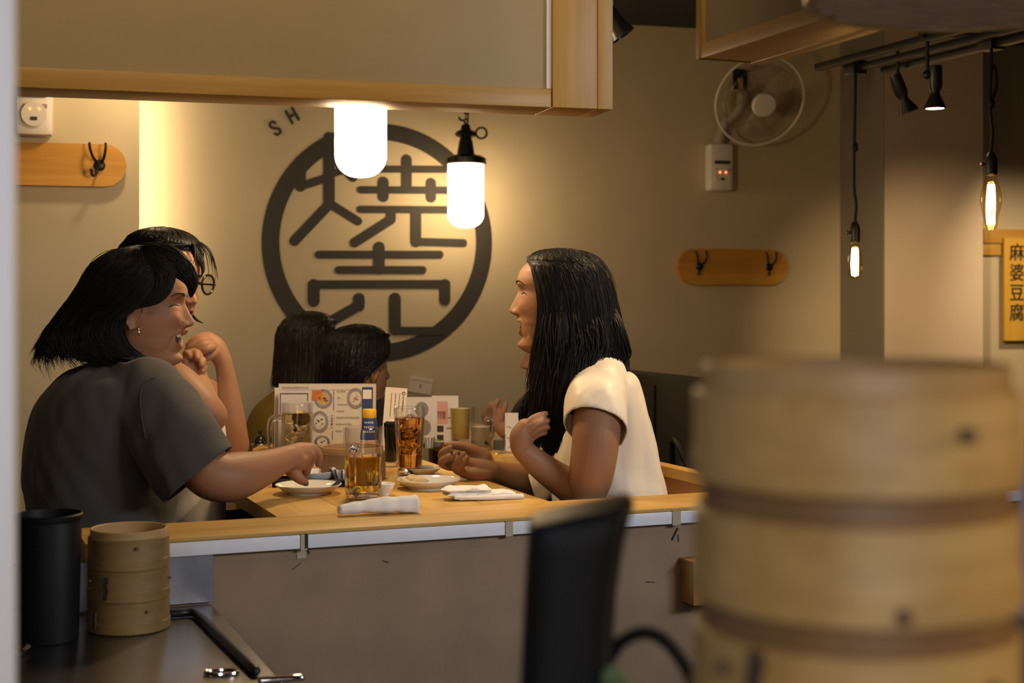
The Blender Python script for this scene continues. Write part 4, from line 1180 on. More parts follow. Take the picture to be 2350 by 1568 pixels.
# condiment jar with knobbed lid
p = Vector(((597-1175)/FPX*3.62, 3.62, TZ)); Mx = TR(*p)
r = root('condiment_jar', Mx, 'small glass condiment jar with a knobbed lid, left of the lemon mug', 'jar')
mk('jar_glass', lathe([(.0001, 0), (.017, 0), (.019, .004), (.019, .030), (.018, .033), (.0165, .032), (.0165, .004), (.0001, .003)], 32), M['glass'], Mx, r)
mk('contents', lathe([(.0001, .004), (.0155, .004), (.0155, .026), (.0001, .027)], 28), plain('chili_paste', (.03, .012, .008), .3), Mx, r)
mk('lid', lathe([(.021, .033), (.022, .034), (.021, .036), (.017, .037), (.014, .050), (.008, .057), (.004, .059), (.004, .062), (.0062, .066), (.004, .071), (.0001, .072)], 32), plain('dark_glass_lid', (.02, .018, .016), .06), Mx, r)
mk('lid_band', lathe([(.0200, .0325), (.0226, .033), (.0226, .036), (.0200, .0365)], 32, True), M['chrome'], Mx, r)
# rolled cloth at the back of the table and a dark shaker
q = on_table(715, 1078)
tag(mk('rolled_cloth', tube([q+Vector((-.025, 0, .010)), q+Vector((0, 0, .010)), q+Vector((.02, .002, .010))], .0098, 16, 4), M['towel']), 'cream rolled cloth beside the table steamer', 'towel')

# ================================================================ things on the second table
Yf = 4.05
def fp(px, py, Y): return P(px, py, Y)
k = on_wall(965, 885, .01)
Mx = TR(*k) @ RZ(AW) @ RY(rad(10))
r = root('notice_card', Mx, 'small tilted white notice on the back wall above the far menus', 'notice')
hw, hh = 27/FPX*k.y, 18/FPX*k.y
mk('card', box(-hw, hw, -.003, .009, -hh, hh), M['paper'], Mx, r, False)
fl(Mx, r, 'rule', (-hw*.9, hw*.9, hh*.55, hh*.62), M['ink_l'], -.0038)
fl(Mx, r, 'print', (-hw*.08, hw*.08, -hh*.35, hh*.15), M['ink_l'], -.0038)
Yn = 4.0
Mn = TR(*fp(958, 1020, Yn).xy, TZ) @ RX(rad(-5)); 
hn = EYE-(912-HZ)/FPX*Yn-TZ
r = root('menu_stand', Mn, 'pale menu with round dish pictures on the second table', 'menu')
mk('sheet', box(-.038, .055, -.001, .001, 0, hn), M['paper'], Mn, r, False)
for cx, cz, rx in ((.012, hn-.035, .019), (.018, hn-.085, .02), (-.02, hn-.06, .012)):
    mk('dish_print', flat([[(cx+rx*math.cos(t), cz+rx*1.15*math.sin(t)) for t in np.linspace(0, 6.283, 22)[:-1]]], -.0018, -.001), plain('grey_print', (.28, .25, .2), .7), Mn, r, False)
Mn2 = TR(*fp(1018, 1020, Yn).xy, TZ) @ RX(rad(-4)) @ RZ(rad(-8))
r = root('menu_stand', Mn2, 'white flyer with dark blocks beside the yellow drink', 'menu')
mk('sheet', box(-.034, .042, -.001, .001, 0, hn+.004), M['paper'], Mn2, r, False)
for b, m_ in (((-.028, .012, hn-.075, hn-.012), 'pink_p'), ((-.018, .006, hn-.062, hn-.04), 'red_p'), ((-.03, .0, hn-.098, hn-.080), 'ink'), ((-.03, .0, hn-.128, hn-.106), 'ink'), ((.01, .03, hn-.06, hn-.056), 'ink_l'), ((.008, .03, hn-.09, hn-.085), 'ink_l')):
    fl(Mn2, r, 'flyer_print', b, M[m_])
Mn3 = TR(*fp(1190, 1035, 3.78).xy, TZ) @ RX(rad(-3))
h3 = EYE-(948-HZ)/FPX*3.78-TZ
r = root('menu_card', Mn3, 'cream standing card with a few characters, behind the bent wrist', 'menu')
mk('sheet', box(-.036, .03, -.001, .001, 0, h3), M['paper'], Mn3, r, False)
for cx, cz in ((-.028, h3-.035), (-.022, h3-.037), (-.028, h3-.065), (-.02, h3-.06), (-.026, h3-.09)):
    fl(Mn3, r, 'writing_mark', (cx-.002, cx+.002, cz-.004, cz), M['ink_l'])
def far_glass(px, Y, R_, H_, fill, col, label, handle=False, name='tumbler'):
    p = Vector(((px-1175)/FPX*Y, Y, TZ)); Mx = TR(*p)
    r = root(name, Mx, label, 'glass')
    mk('glass', lathe([(.0001, .003), (R_*.9, 0), (R_, H_), (R_-.003, H_), (R_*.86, .01), (.0001, .01)], 32), M['glass'], Mx, r)
    mk('drink', lathe([(.0001, .011), (R_*.85, .011), (R_*.85+(R_*.1)*fill, H_*fill), (.0001, H_*fill)], 32), col, Mx, r)
    if handle:
        mk('handle', tube([(R_*.95, 0, H_*.75), (R_+.025, 0, H_*.72), (R_+.028, 0, H_*.4), (R_*.95, 0, H_*.2)], .006, 10), M['ice'], Mx @ RZ(rad(-60)), r)
    return r
far_glass(1056, 4.0, .029, .10, .97, plain('yellow_drink', (.42, .30, .07), .3), 'tumbler of cloudy yellow drink on the second table')
far_glass(1105, 3.80, .031, .115, .55, plain('pale_foam_drink', (.30, .24, .15), .3), 'handled glass with pale foam on the second table', True, 'beer_mug')
far_glass(1146, 3.72, .018, .05, .7, plain('water', (.10, .11, .10), .1), 'small water glass with a bright rim, beside the cream card')
p = Vector(((1002-1175)/FPX*3.9, 3.9, TZ)); Mx = TR(*p)
r = root('green_dish', Mx, 'small dish of green paste on the second table', 'dish')
mk('bowl', lathe([(.0001, .001), (.010, 0), (.022, .014), (.0205, .0145), (.0095, .004), (.0001, .004)], 28), M['porcelain'], Mx, r)
mk('paste', ball((0, 0, .010), .014, 16, 10, (1, 1, .7)), M['green'], Mx, r)
p = Vector(((985-1175)/FPX*3.86, 3.86, TZ)); Mx = TR(*p)
r = root('napkin_cup', Mx, 'small striped cup of napkins on the second table', 'cup')
mk('cup', lathe([(.0001, 0), (.012, 0), (.017, .03), (.0155, .03), (.011, .003), (.0001, .003)], 24), M['porcelain'], Mx, r)
for i in range(5):
    mk('stripe', tube([(.0124*math.cos(a), .0124*math.sin(a), .001) if z == 0 else (.0172*math.cos(a), .0172*math.sin(a), .029) for z, a in ((0, -1.6+.5*(i-2)), (1, -1.6+.5*(i-2)))], .001, 5, 1), M['ink'], Mx, r)

# ================================================================ people
def curve(pts):
    z = np.array([p[0] for p in pts]); v = np.array([p[1] for p in pts]); o = np.argsort(z); z, v = z[o], v[o]
    g = np.linspace(z[0], z[-1], 500); y = np.interp(g, z, v)
    k = np.exp(-np.linspace(-2.2, 2.2, 19)**2); k /= k.sum()
    ys = np.convolve(np.pad(y, 9, 'edge'), k, 'valid')
    return lambda q: np.interp(q, g, ys)
def frame(pos, yaw, pitch=0., roll=0., sc=1.):
    """head frame: x forward, y to the head's left, z up; yaw 0 faces +X; pitch>0 looks up"""
    return TR(*pos) @ RZ(yaw) @ RY(-pitch) @ RX(roll) @ Matrix.Scale(sc, 4)
FB = [(-.19, .035), (-.15, .028), (-.128, .032), (-.119, .050), (-.113, .068), (-.107, .080), (-.098, .084), (-.088, .080), (-.082, .079), (-.072, .083), (-.062, .086), (-.05, .084), (-.03, .084), (-.01, .085), (0, .084), (.010, .088), (.022, .092), (.035, .0925), (.055, .087), (.07, .077), (.083, .062), (.093, .044), (.101, .025), (.106, .008)]
BB = [(-.19, .088), (-.13, .078), (-.10, .076), (-.07, .084), (-.04, .092), (0, .098), (.035, .099), (.06, .092), (.077, .078), (.09, .058), (.099, .035), (.104, .016), (.106, .006)]
WB = [(-.19, .056), (-.14, .050), (-.12, .050), (-.107, .051), (-.095, .054), (-.08, .059), (-.06, .064), (-.04, .068), (-.02, .070), (0, .071), (.03, .0735), (.055, .071), (.072, .063), (.086, .049), (.096, .033), (.103, .015), (.106, .006)]
EF = [(-.19, 1), (-.125, 1), (-.11, 1.25), (-.095, 1.2), (-.07, 1.0), (-.03, .86), (.02, .84), (.06, .9), (.106, 1)]
NOSE = [(.016, 0), (.006, .004), (-.005, .009), (-.015, .0135), (-.026, .020), (-.034, .0245), (-.0385, .0255), (-.043, .0225), (-.047, .013), (-.0505, .004), (-.054, 0)]
NWID = [(.016, .009), (-.005, .0085), (-.02, .010), (-.034, .0115), (-.04, .012), (-.05, .011)]
def head_surface(zt=1., jaw=0., smile=.7, gap=.0045, openeye=False, nose=1.):
    f, b, wd, ef, nz, nw = map(curve, (FB, BB, WB, EF, NOSE, NWID))
    zs = np.concatenate([np.linspace(-.19, -.128, 14), np.linspace(-.1265, .05, 124), np.linspace(.0525, .1055, 24)])
    n = 150
    th = np.linspace(0, 2*math.pi, n, endpoint=False); ph = th - .42*np.sin(th)
    Z, PH = np.meshgrid(zs, ph, indexing='ij')
    c, s = np.cos(PH), np.sin(PH)
    e = np.where(c > 0, ef(Z), 1.0)
    X = np.where(c > 0, f(Z), b(Z))*np.sign(c)*np.abs(c)**e
    Y = wd(Z)*np.sign(s)*np.abs(s)**np.where(c > 0, .95, 1.)
    fr = np.clip((c-.05)/.4, 0, 1); fr = fr*fr*(3-2*fr)
    A = np.abs(Y)
    def G(y0, z0, sy, sz): return np.exp(-((A-y0)/sy)**2 - ((Z-z0)/sz)**2)
    D = np.zeros_like(X)
    D += nose*nz(Z)*np.exp(-(Y/nw(Z))**2) * (np.abs(Z+.02) < .04)
    D += .0085*G(.0145, -.0415, .0062, .0065)                    # nostril wings
    D -= .0055*G(.0072, -.0492, .0042, .0030)
    D -= .0105*G(.030, .002, .0165, .0105)                       # sockets
    D += .0080*G(.031, -.0015, .0135, .0085)                     # eyeballs under the lids
    zc = -.003 + .004*np.clip(1-((A-.031)/.014)**2, 0, 1) - .10*np.clip(A-.036, 0, .02)
    D -= (.0026 if not openeye else .003)*np.exp(-((Z-zc)/.0017)**2)*np.exp(-((A-.031)/.0125)**4)
    D -= .0014*np.exp(-((Z-zc-.0075)/.0014)**2)*np.exp(-((A-.032)/.011)**4)   # lid fold
    D += .0030*G(.027, .021, .020, .006)                         # brow
    D += .0070*smile*G(.034, -.030, .018, .015)                  # lifted cheeks
    t = np.clip((-.040-Z)/.034, 0, 1); yl = .018+.017*t
    D -= .0034*smile*np.exp(-((A-yl)/.0032)**2)*((Z < -.036) & (Z > -.082))
    m0 = -.066 + smile*4.6*Y**2
    g = gap*np.clip(1-(A/.0265)**2, 0, 1)
    lipw = np.exp(-(A/.0225)**6)
    D += .0050*lipw*np.exp(-((Z-(m0+g+.0040))/.0042)**2) + .0055*lipw*np.exp(-((Z-(m0-g-.0050))/.0050)**2)
    D -= .0025*np.exp(-((Z-m0)/.0014)**2)*np.exp(-(A/.026)**6)
    cav = np.clip((g - np.abs(Z-m0))/.0016, 0, 1)
    D -= .016*cav*np.exp(-(A/.026)**8)
    D += .0045*np.exp(-(Y/.016)**2-((Z+.098)/.010)**2) - .0025*np.exp(-(Y/.022)**2-((Z+.083)/.005)**2)
    X = X + D*fr
    Zo = np.where(Z > 0, Z*zt, Z)
    dr = np.clip((-.066-Z)/.012, 0, 1)*np.clip((Z+.16)/.03, 0, 1)
    Zo = Zo - jaw*dr*np.clip((X+.01)/.06, 0, 1)
    V = np.stack([X, Y, Zo], -1).reshape(-1, 3); F = []
    m = len(zs)
    for j in range(m-1):
        for i in range(n):
            i2 = (i+1) % n
            F.append((j*n+i, j*n+i2, (j+1)*n+i2, (j+1)*n+i))
    F.append(tuple(range(n))[::-1]); F.append(tuple((m-1)*n+i for i in range(n)))
    return V, F
def ear(side):
    """pinna with a raised rim, in head coordinates"""
    n, m = 36, 10; V, F = [], []
    for j in range(m):
        u = j/(m-1)
        for i in range(n):
            a = 2*math.pi*i/n
            hx, hz = .0165*(1-.25*max(0, -math.sin(a))), .031
            x = hx*u*math.cos(a); z = hz*u*math.sin(a)
            rimh = .0055*math.exp(-((u-.88)/.10)**2)*(1 if math.sin(a) > -.75 else .3) - .004*math.exp(-(u/.45)**2) + .003*math.exp(-((u-.55)/.12)**2)*(math.cos(a) < .3)
            V.append((.006 + x + .006*math.sin(a), side*(.0735+.006-x*.42+rimh), -.022+z+x*.15))
    for j in range(m-1):
        for i in range(n): F.append((j*n+i, j*n+(i+1) % n, (j+1)*n+(i+1) % n, (j+1)*n+i))
    F = F[n:] + [tuple(n+i for i in range(n))[::-1]]
    k = len(V)
    V += [(.006+.9*.0165*math.cos(2*math.pi*i/n)*.8, side*.066, -.022+.026*math.sin(2*math.pi*i/n)) for i in range(n)]
    for i in range(n): F.append(((m-1)*n+i, (m-1)*n+(i+1) % n, k+(i+1) % n, k+i))
    F.append(tuple(k+i for i in range(n)))
    return V, F
def limb(pts, n=30, k=6, **kw):
    """pts: (px, py, depth, radius in metres)"""
    return tube([P(p[0], p[1], p[2]) for p in pts], [p[3] for p in pts], n, k, **kw)
def paint(o, MH, skin_mul=None):
    """tint attribute: lips, mouth cavity, warm cheeks"""
    me = o.data; n = len(me.vertices); a = np.empty(n*3); me.vertices.foreach_get('co', a); a = a.reshape(-1, 3)
    Mi = np.array(MH.inverted() @ WM[o]); L = a @ Mi[:3, :3].T + Mi[:3, 3]
    x, y, z = L[:, 0], L[:, 1], L[:, 2]
    c = np.ones((n, 4))
    pr = o.get('_face', None)
    smile, gap, jaw = pr if pr else (0, 0, 0)
    dz = jaw
    m0 = -.066 + smile*4.6*y**2; g = gap*np.clip(1-(y/.0265)**2, 0, 1)
    up = np.exp(-((z-(m0+g+.0036))/.0040)**4); lo = np.exp(-((z+dz-(m0-g-.0050))/.0050)**4); mid = (np.abs(z+dz/2-m0) < g+dz/2)
    lip = np.clip(np.maximum(up, lo), 0, 1)*(np.abs(y) < .0235)*(x > .072)*(np.abs(y) < .05)
    c[:, :3] = c[:, :3]*(1-lip[:, None]) + lip[:, None]*np.array([.92, .60, .62])
    if pr:
        cv = mid*(np.abs(y) < .0265)*(x > .03)*(x < .0825)
        c[:, :3] = np.where(cv[:, None] > 0, np.array([.16, .07, .06]), c[:, :3])
    ck = .35*np.exp(-((np.abs(y)-.042)/.02)**2-((z+.03)/.02)**2)*(x > .03)
    c[:, 1] *= 1-.35*ck; c[:, 2] *= 1-.4*ck
    if skin_mul: c[:, :3] *= np.array(skin_mul)
    at = me.color_attributes.new('tint', 'FLOAT_COLOR', 'POINT'); at.data.foreach_set('color', c.reshape(-1).astype(np.float32))
def head_features(body, par, MH, prm, brow=True, teeth=True, eye=True, hairmat=None):
    """brows, lash lines and teeth laid on the finished surface"""
    me = body.data; V = [WM[body] @ v.co for v in me.vertices]; F = [tuple(p.vertices) for p in me.polygons]
    bv = BVHTree.FromPolygons(V, F)
    d = (MH.to_3x3() @ Vector((-1, 0, 0))).normalized()
    def surf(y, z, off):
        o = MH @ Vector((.16, y, z)); h = bv.ray_cast(o, d)
        return (h[0] - d*off*1.0) if h[0] is not None else None
    hm = hairmat or M['hair']
    for s in (-1, 1):
        if brow:
            q = [surf(s*y, z, .0003) for y, z in ((.013, .0165), (.022, .0205), (.033, .0225), (.042, .0205), (.049, .0155))]
            if all(q): wk('eyebrow', tube(q, [.0012, .0022, .0021, .0016, .0006], 8, 4), hm, par)
        if eye:
            q = [surf(s*y, z, .0002) for y, z in ((.018, -.0038), (.025, -.0018), (.031, -.0008), (.037, -.0014), (.043, -.0034), (.049, -.0062))]
            if all(q): wk('lash_line', tube(q, [.0007, .0015, .0018, .0017, .0013, .0005], 8, 4), hm, par)
            if prm.get('open'):
                q = surf(s*.031, -.0025, -.001)
                if q: wk('eye', ball(q, .0042, 14, 10, (.8, 1.3, .6)), M['nail'], par)
    if teeth:
        sm, gp, jw = prm['smile'], prm['gap'], prm['jaw']
        vs, fs = [], []
        ny = 25
        for i in range(ny):
            y = -.0225+.045*i/(ny-1); zc = -.066+sm*4.6*y*y; g = gp*max(0, 1-(y/.0265)**2)
            xx = .0815-16*y*y; notch = .0006 if i % 3 == 0 else 0
            top = zc+g+.002; bot = zc+g-.0075-notch*1.5
            for x_, z_ in ((xx-notch, top), (xx-notch+.0008, (top+bot)/2), (xx-notch, bot), (xx-.004, bot), (xx-.004, top)):
                vs.append(MH @ Vector((x_, y, z_)))
        for i in range(ny-1):
            for k in range(5): fs.append((i*5+k, i*5+(k+1) % 5, (i+1)*5+(k+1) % 5, (i+1)*5+k))
        wk('teeth', (vs, fs), M['teeth'], par)

def hair_shell(MH, prof, xb_l, xb_r, zend, groove=.0028, kf=58, seed=0, nt=56, nc=220, rag=.02, wave=0., thick=.010, zoff=0.):
    """strand-grooved mass of hair. prof: rows (z, front, back, halfwidth); xb: (z, x where the hair starts beside the face)"""
    f = curve([(r[0], r[1]) for r in prof]); b = curve([(r[0], r[2]) for r in prof]); wd = curve([(r[0], r[3]) for r in prof])
    bl = curve(xb_l); br = curve(xb_r)
    rg = np.random.default_rng(seed); ztop = max(r[0] for r in prof)
    ph1, ph2, ph3 = rg.random(3)*6.28
    rn = rg.random(nc); rn = np.convolve(np.pad(rn, 3, 'wrap'), np.ones(7)/7, 'valid')*.6 + rg.random(nc)*.4
    V = []
    for j in range(nt):
        t = (j/(nt-1))**.9
        for i in range(nc):
            u = i/(nc-1)
            ze = zend(u) + rag*(rn[i]-.5)*2
            # crown packs rows densely
            tt = t
            z = ztop + (ze-ztop)*(tt**1.5 if tt < 1 else 1)
            F_, B_, W_ = float(f(z)), float(b(z)), float(wd(z))
            def ang(x): return math.acos(max(-1, min(1, x/F_ if x > 0 else x/B_)))
            aL, aR = ang(float(bl(z))), ang(float(br(z)))
            p = aL + (2*math.pi-aR-aL)*u
            k = 1 + (groove*(.6*math.sin(kf*p+ph1+2.2*math.sin(5*t+ph2)) + .5*math.sin(2.3*kf*p+ph3-3*t) + .5*math.sin(.37*kf*p+ph2+4*t)))*min(1, 3*t)/.09
            k += wave*math.sin(22*z*5+2.2*math.sin(3*p)+ph3)*max(0, t-.35)
            k = 1+(k-1)*min(1, 9*u, 9*(1-u))
            c, s = math.cos(p), math.sin(p)
            V.append(tuple(MH @ Vector(((F_ if c > 0 else B_)*c*k, W_*s*k, z+zoff))))
    Fc = []
    for j in range(nt-1):
        for i in range(nc-1): Fc.append((j*nc+i, (j+1)*nc+i, (j+1)*nc+i+1, j*nc+i+1))
    Fc.append(tuple(range(nc)))
    return V, Fc
def thick_shell(vf, t):
    N = normals(vf); V = np.asarray([tuple(v) for v in vf[0]]); n = len(V)
    from collections import Counter
    V2 = np.vstack([V, V-N*t]); F = list(vf[1]) + [tuple(i+n for i in f[::-1]) for f in vf[1]]
    ec = {}
    for f in vf[1]:
        for a, b in zip(f, f[1:]+f[:1]):
            ec[(a, b)] = 1
    for (a, b) in list(ec):
        if (b, a) not in ec: F.append((b, a, a+n, b+n))
    return V2, F
def bundle(C, R, sides=4):
    """many thin strands at once: C (strand, point, 3), R (point) or (strand, point)"""
    C = np.asarray(C, float); S, m, _ = C.shape
    R = np.broadcast_to(np.asarray(R, float), (S, m))
    T = np.gradient(C, axis=1); T /= np.linalg.norm(T, axis=2, keepdims=True)+1e-9
    ref = np.where(np.abs(T[..., 2:3]) > .9, np.array([1., 0, 0]), np.array([0, 0, 1.]))
    u = np.cross(T, ref); u /= np.linalg.norm(u, axis=2, keepdims=True)+1e-9; v = np.cross(T, u)
    a = np.arange(sides)/sides*2*math.pi
    V = C[:, :, None]+R[..., None, None]*(u[:, :, None]*np.cos(a)[:, None]+v[:, :, None]*np.sin(a)[:, None])
    b = (np.arange(S)[:, None, None]*m+np.arange(m-1)[None, :, None])*sides; k = np.arange(sides)[None, None]; k2 = (k+1) % sides
    F = np.stack([b+k, b+k2, b+sides+k2, b+sides+k], -1).reshape(-1, 4)
    return V.reshape(-1, 3), F.tolist()
def strands(vf, nt, nc, count, seed, r=.0006, lift=.006, ends=.02, t0=.0, drop=.02):
    """loose strands riding on and just above the shell"""
    rg = np.random.default_rng(seed); V = np.asarray([tuple(v) for v in vf[0]]).reshape(nt, nc, 3); N = normals(vf).reshape(nt, nc, 3)
    n = count*6; m = 14; q = np.linspace(0, 1, m)
    i0 = rg.uniform(1, nc-2, n); j0 = nt*(t0+rg.random(n)*.45); j1 = np.minimum(nt-1, j0+nt*rg.uniform(.35, .95, n))
    I = np.clip(i0[:, None]+rg.uniform(-5, 5, n)[:, None]*q, 0, nc-1).round().astype(int)
    J = (j0[:, None]+(j1-j0)[:, None]*q).round().astype(int)
    lf = np.where(np.arange(n) % 4 == 0, rg.random(n)**2*lift, rg.random(n)**2*.0018)
    C = V[J, I]+N[J, I]*(lf[:, None]*np.sin(math.pi*np.minimum(q, .75))+.0006)[..., None]
    if drop:
        full = (j1 >= nt-1.5)[:, None, None]*np.array([rg.uniform(-.4, .4, n), rg.uniform(-.3, .3, n), -rg.random(n)]).T[:, None]*drop
        C = C+full*(np.clip(q-.8, 0, 1)/.2)[None, :, None]
    for _ in range(2): C[:, 1:-1] = (C[:, :-2]+2*C[:, 1:-1]+C[:, 2:])/4
    R = np.where(np.arange(n) % 4 == 0, r, r*1.35)[:, None]*np.minimum(1, (1-q)*6+.25)[None]
    return bundle(C, R)
def lock(pts, n=18, k=8, flat=.55, flatdir=None, seed=0, gro=.12, count=110, r=.0010, wave=0.):
    """one hanging lock: a dark core wrapped in strands; pts (px, py, depth, radius m)"""
    V, F = tube([P(*p[:3]) for p in pts], [p[3] for p in pts], 48, k, flat=flat, flatdir=flatdir)
    C = np.array(V).reshape(-1, 48, 3); c = C.mean(axis=1, keepdims=True); a = np.arange(48)/48*2*math.pi
    rg = np.random.default_rng(seed); m = len(C); tt = np.linspace(0, 1, m)
    core = ((C-c)*.66*(1+.07*np.sin(9*a[None]+4*tt[:, None]))[..., None]+c).reshape(-1, 3), F
    q = np.linspace(0, 1, 20); S = count
    end = rg.uniform(.84, 1.0, S); st = rg.random(S)*.05
    J = st[:, None]+(end-st)[:, None]*q; Jf = J*(m-1); j0 = np.clip(Jf.astype(int), 0, m-2); fr = (Jf-j0)[..., None]
    ai = (rg.random(S)*48)[:, None]+rg.uniform(-5, 5, S)[:, None]*q+2.5*np.sin(6*q[None]+rg.random(S)[:, None]*6); ai = (ai.round().astype(int)) % 48
    rho = (.72+.34*rg.random(S))[:, None]*(1+.06*np.sin(9*q[None]+rg.random(S)[:, None]*6))
    cc = c[:, 0]
    A = (cc[j0]+(C[j0, ai]-cc[j0])*rho[..., None])*(1-fr)+(cc[j0+1]+(C[j0+1, ai]-cc[j0+1])*rho[..., None])*fr
    if wave:
        ln = np.linalg.norm(np.diff(cc, axis=0), axis=1).sum()
        sgn = rg.random((S, 1))*1.4+seed
        A[..., 0] += wave*np.sin(J*ln/.085*2*math.pi+sgn)*np.clip(J*1.6-.3, 0, 1)
        A[..., 1] += .5*wave*np.cos(J*ln/.085*2*math.pi+sgn)*np.clip(J*1.6-.3, 0, 1)
    for _ in range(2): A[:, 1:-1] = (A[:, :-2]+2*A[:, 1:-1]+A[:, 2:])/4
    return cat([core, bundle(A, (r*np.minimum(1, (1-q)*5+.2))[None]*rg.uniform(.7, 1.5, S)[:, None])])
def folds(vf, amp, scale, seed, aniso=(1, 1, .35), dirs=None):
    V = np.asarray(vf[0], float); N = normals(vf); rg = np.random.default_rng(seed); h = np.zeros(len(V))
    for k in range(9):
        d = rg.normal(size=3)*np.array(aniso); d /= np.linalg.norm(d)
        fq = scale*rg.uniform(.5, 1.6)
        w_ = np.sin((V @ d)*fq + rg.random()*6.28 + 1.3*np.sin(V @ (rg.normal(size=3)*6)))
        h += np.sign(w_)*np.abs(w_)**1.6/(k+2)**.5
    return V+N*(h*amp)[:, None], vf[1]
def seated_legs(hip, direction, par, floor=.0, gap=.09):
    """trousers: thighs along direction, shins down to shoes"""
    d = Vector(direction).normalized(); sd = Vector((-d.y, d.x, 0)); parts = []
    for s in (-1, 1):
        h = Vector(hip)+sd*gap*s; k = h+d*.40+Vector((0, 0, .03)); a = Vector((k.x-.02*d.x, k.y-.02*d.y, .09))
        parts.append(tube([h-d*.04, h+d*.2+Vector((0, 0, .02)), k, k*.5+a*.5, a], [.085, .075, .058, .055, .042], 16, 5))
        wk('shoe', tube([a+Vector((0, 0, -.05))-d*.03, a+Vector((0, 0, -.055))+d*.07, a+Vector((0, 0, -.06))+d*.17], [.035, .036, .028], 14, 4, flat=1), M['black'], par)
    parts.append(tube([Vector(hip)-sd*.10, Vector(hip), Vector(hip)+sd*.10], [.10, .11, .10], 18, 4))
    wk('trousers', fuse(parts, .012, 4), M['trouser'], par)
def nails(par, lst):
    for px, py, Y, r, sx, sz in lst:
        c = P(px, py, Y); wk('fingernail', ball(c, r, 12, 8, (sx, .6, sz)), M['nail'], par)

# ---------------------------------------------------------------- woman in the charcoal tee, left
YA = 2.88
pa = root('person', TR((235-1175)/FPX*YA, YA, .0), 'laughing woman with a black bob and charcoal T-shirt, reaching over the table', 'person')
kA = FPX/YA
HA = frame(P(322, 697, YA), rad(3), rad(-1), rad(0))
prA = dict(smile=1.25, gap=.0070, jaw=.012)
parts = [xf(head_surface(1., prA['jaw'], prA['smile'], prA['gap']), HA), xf(ear(-1), HA), xf(ear(1), HA)]
tor = [((235, 1405), 150, .155), ((235, 1300), 140, .15), ((235, 1180), 145, .15), ((230, 1080), 150, .155), ((230, 990), 142, .17), ((240, 920), 122, .175), ((258, 875), 92, .16), ((275, 850), 60, .10), ((285, 820), 45, .055)]
def torso(lst, Y, grow=0., tw=0.):
    R = []
    for (x, y), a, b in lst:
        c = P(x, y, Y); ax = Vector((math.cos(tw), math.sin(tw), 0)); bx_ = Vector((-math.sin(tw), math.cos(tw), 0))
        R.append((c, ax*(a/FPX*Y+grow), bx_*(b+grow)))
    return loft(R, 44, 5)
parts.append(torso(tor, YA, -.012, rad(14)))
parts.append(limb([(345, 905, 2.78, .050), (400, 985, 2.73, .050), (470, 1075, 2.71, .049), (505, 1096, 2.71, .047), (545, 1092, 2.735, .046), (600, 1076, 2.79, .036), (648, 1056, 2.85, .0265), (668, 1050, 2.87, .026)]))
YH = 2.90
parts.append(limb([(655, 1054, YH-.03, .026), (690, 1042, YH, .024), (712, 1037, YH+.01, .019)], 18, 5))
parts.append(limb([(655, 1054, YH-.02, .022), (682, 1060, YH-.02, .021), (700, 1052, YH, .016)], 16, 5))
parts.append(limb([(700, 1035, YH+.012, .013), (714, 1030, YH+.012, .0125), (728, 1042, YH+.012, .0098), (732, 1056, YH+.01, .0082), (730, 1066, YH+.008, .0068)], 14, 5))     # index
parts.append(limb([(698, 1038, YH, .013), (712, 1042, YH-.002, .0115), (714, 1058, YH-.004, .0092), (708, 1072, YH-.006, .0080), (703, 1079, YH-.006, .0068)], 14, 5))           # middle
parts.append(limb([(694, 1044, YH+.016, .012), (706, 1056, YH+.018, .0105), (706, 1074, YH+.016, .0088), (702, 1090, YH+.012, .0074)], 14, 5))                                  # ring
parts.append(limb([(690, 1046, YH+.03, .0115), (701, 1062, YH+.034, .0095), (702, 1078, YH+.03, .0080), (698, 1091, YH+.026, .0066)], 14, 5))                                   # little
parts.append(limb([(660, 1066, YH-.022, .018), (674, 1084, YH-.026, .0145), (688, 1099, YH-.026, .0110), (700, 1107, YH-.022, .0080)], 14, 5))                                  # thumb
body = wk('body', fuse(parts, .0022, 2), M['skin'], pa); body['_face'] = (prA['smile'], prA['gap'], prA['jaw'])
paint(body, HA, (.98, .93, .90)); head_features(body, pa, HA, prA)
nails(pa, [(702, 1112, YH-.027, .0052, 1.1, .7)])
# shirt
sl = [limb([(330, 885, 2.80, .070), (372, 950, 2.765, .080), (425, 1045, 2.735, .084), (480, 1122, 2.72, .084)], 26, 6),
      tube([P(300, 880, 2.98), P(360, 960, 3.03), P(400, 1040, 3.03)], [.07, .075, .075], 22, 5)]
shirt = fuse([torso([((235, 1415), 168, .172), ((235, 1300), 160, .168), ((235, 1180), 165, .165), ((228, 1080), 168, .168), ((228, 990), 158, .182), ((236, 920), 142, .187), ((250, 872), 112, .172), ((268, 846), 84, .115), ((283, 828), 62, .078), ((288, 810), 54, .068)], YA, 0, rad(14))] + sl, .006, 9)
shirt = folds(folds(shirt, .0024, 36, 4), .0014, 90, 31, (1, .6, .4))
hc = (P(522, 1033, 2.73)+P(385, 1150, 2.73))/2; hn = Vector((.65, 0, -.76))
hc2 = P(392, 1022, 3.03); hn2 = Vector((.55, 0, -.83))
nk = P(288, 820, YA); nn = Vector((.25, 0, 1))
def cutA(c):
    c = Vector(c)
    return ((c-hc).dot(hn) > 0 and (c-hc).length < .15) or ((c-hc2).dot(hn2) > 0 and (c-hc2).length < .12) or ((c-nk).dot(nn) > 0 and (c-nk).length < .16)
shirt = cut(shirt, [(hc, hn, near_axis(P(372, 950, 2.765), P(480, 1122, 2.72), .13)), (hc2, hn2, near_axis(P(300, 880, 2.98), P(400, 1040, 3.03), .10)), (nk, nn, lambda c: (c-nk).length < .13)])
tee = wk('t_shirt', shirt, M['tee'], pa); solidify(tee, .003)
ncirc = []
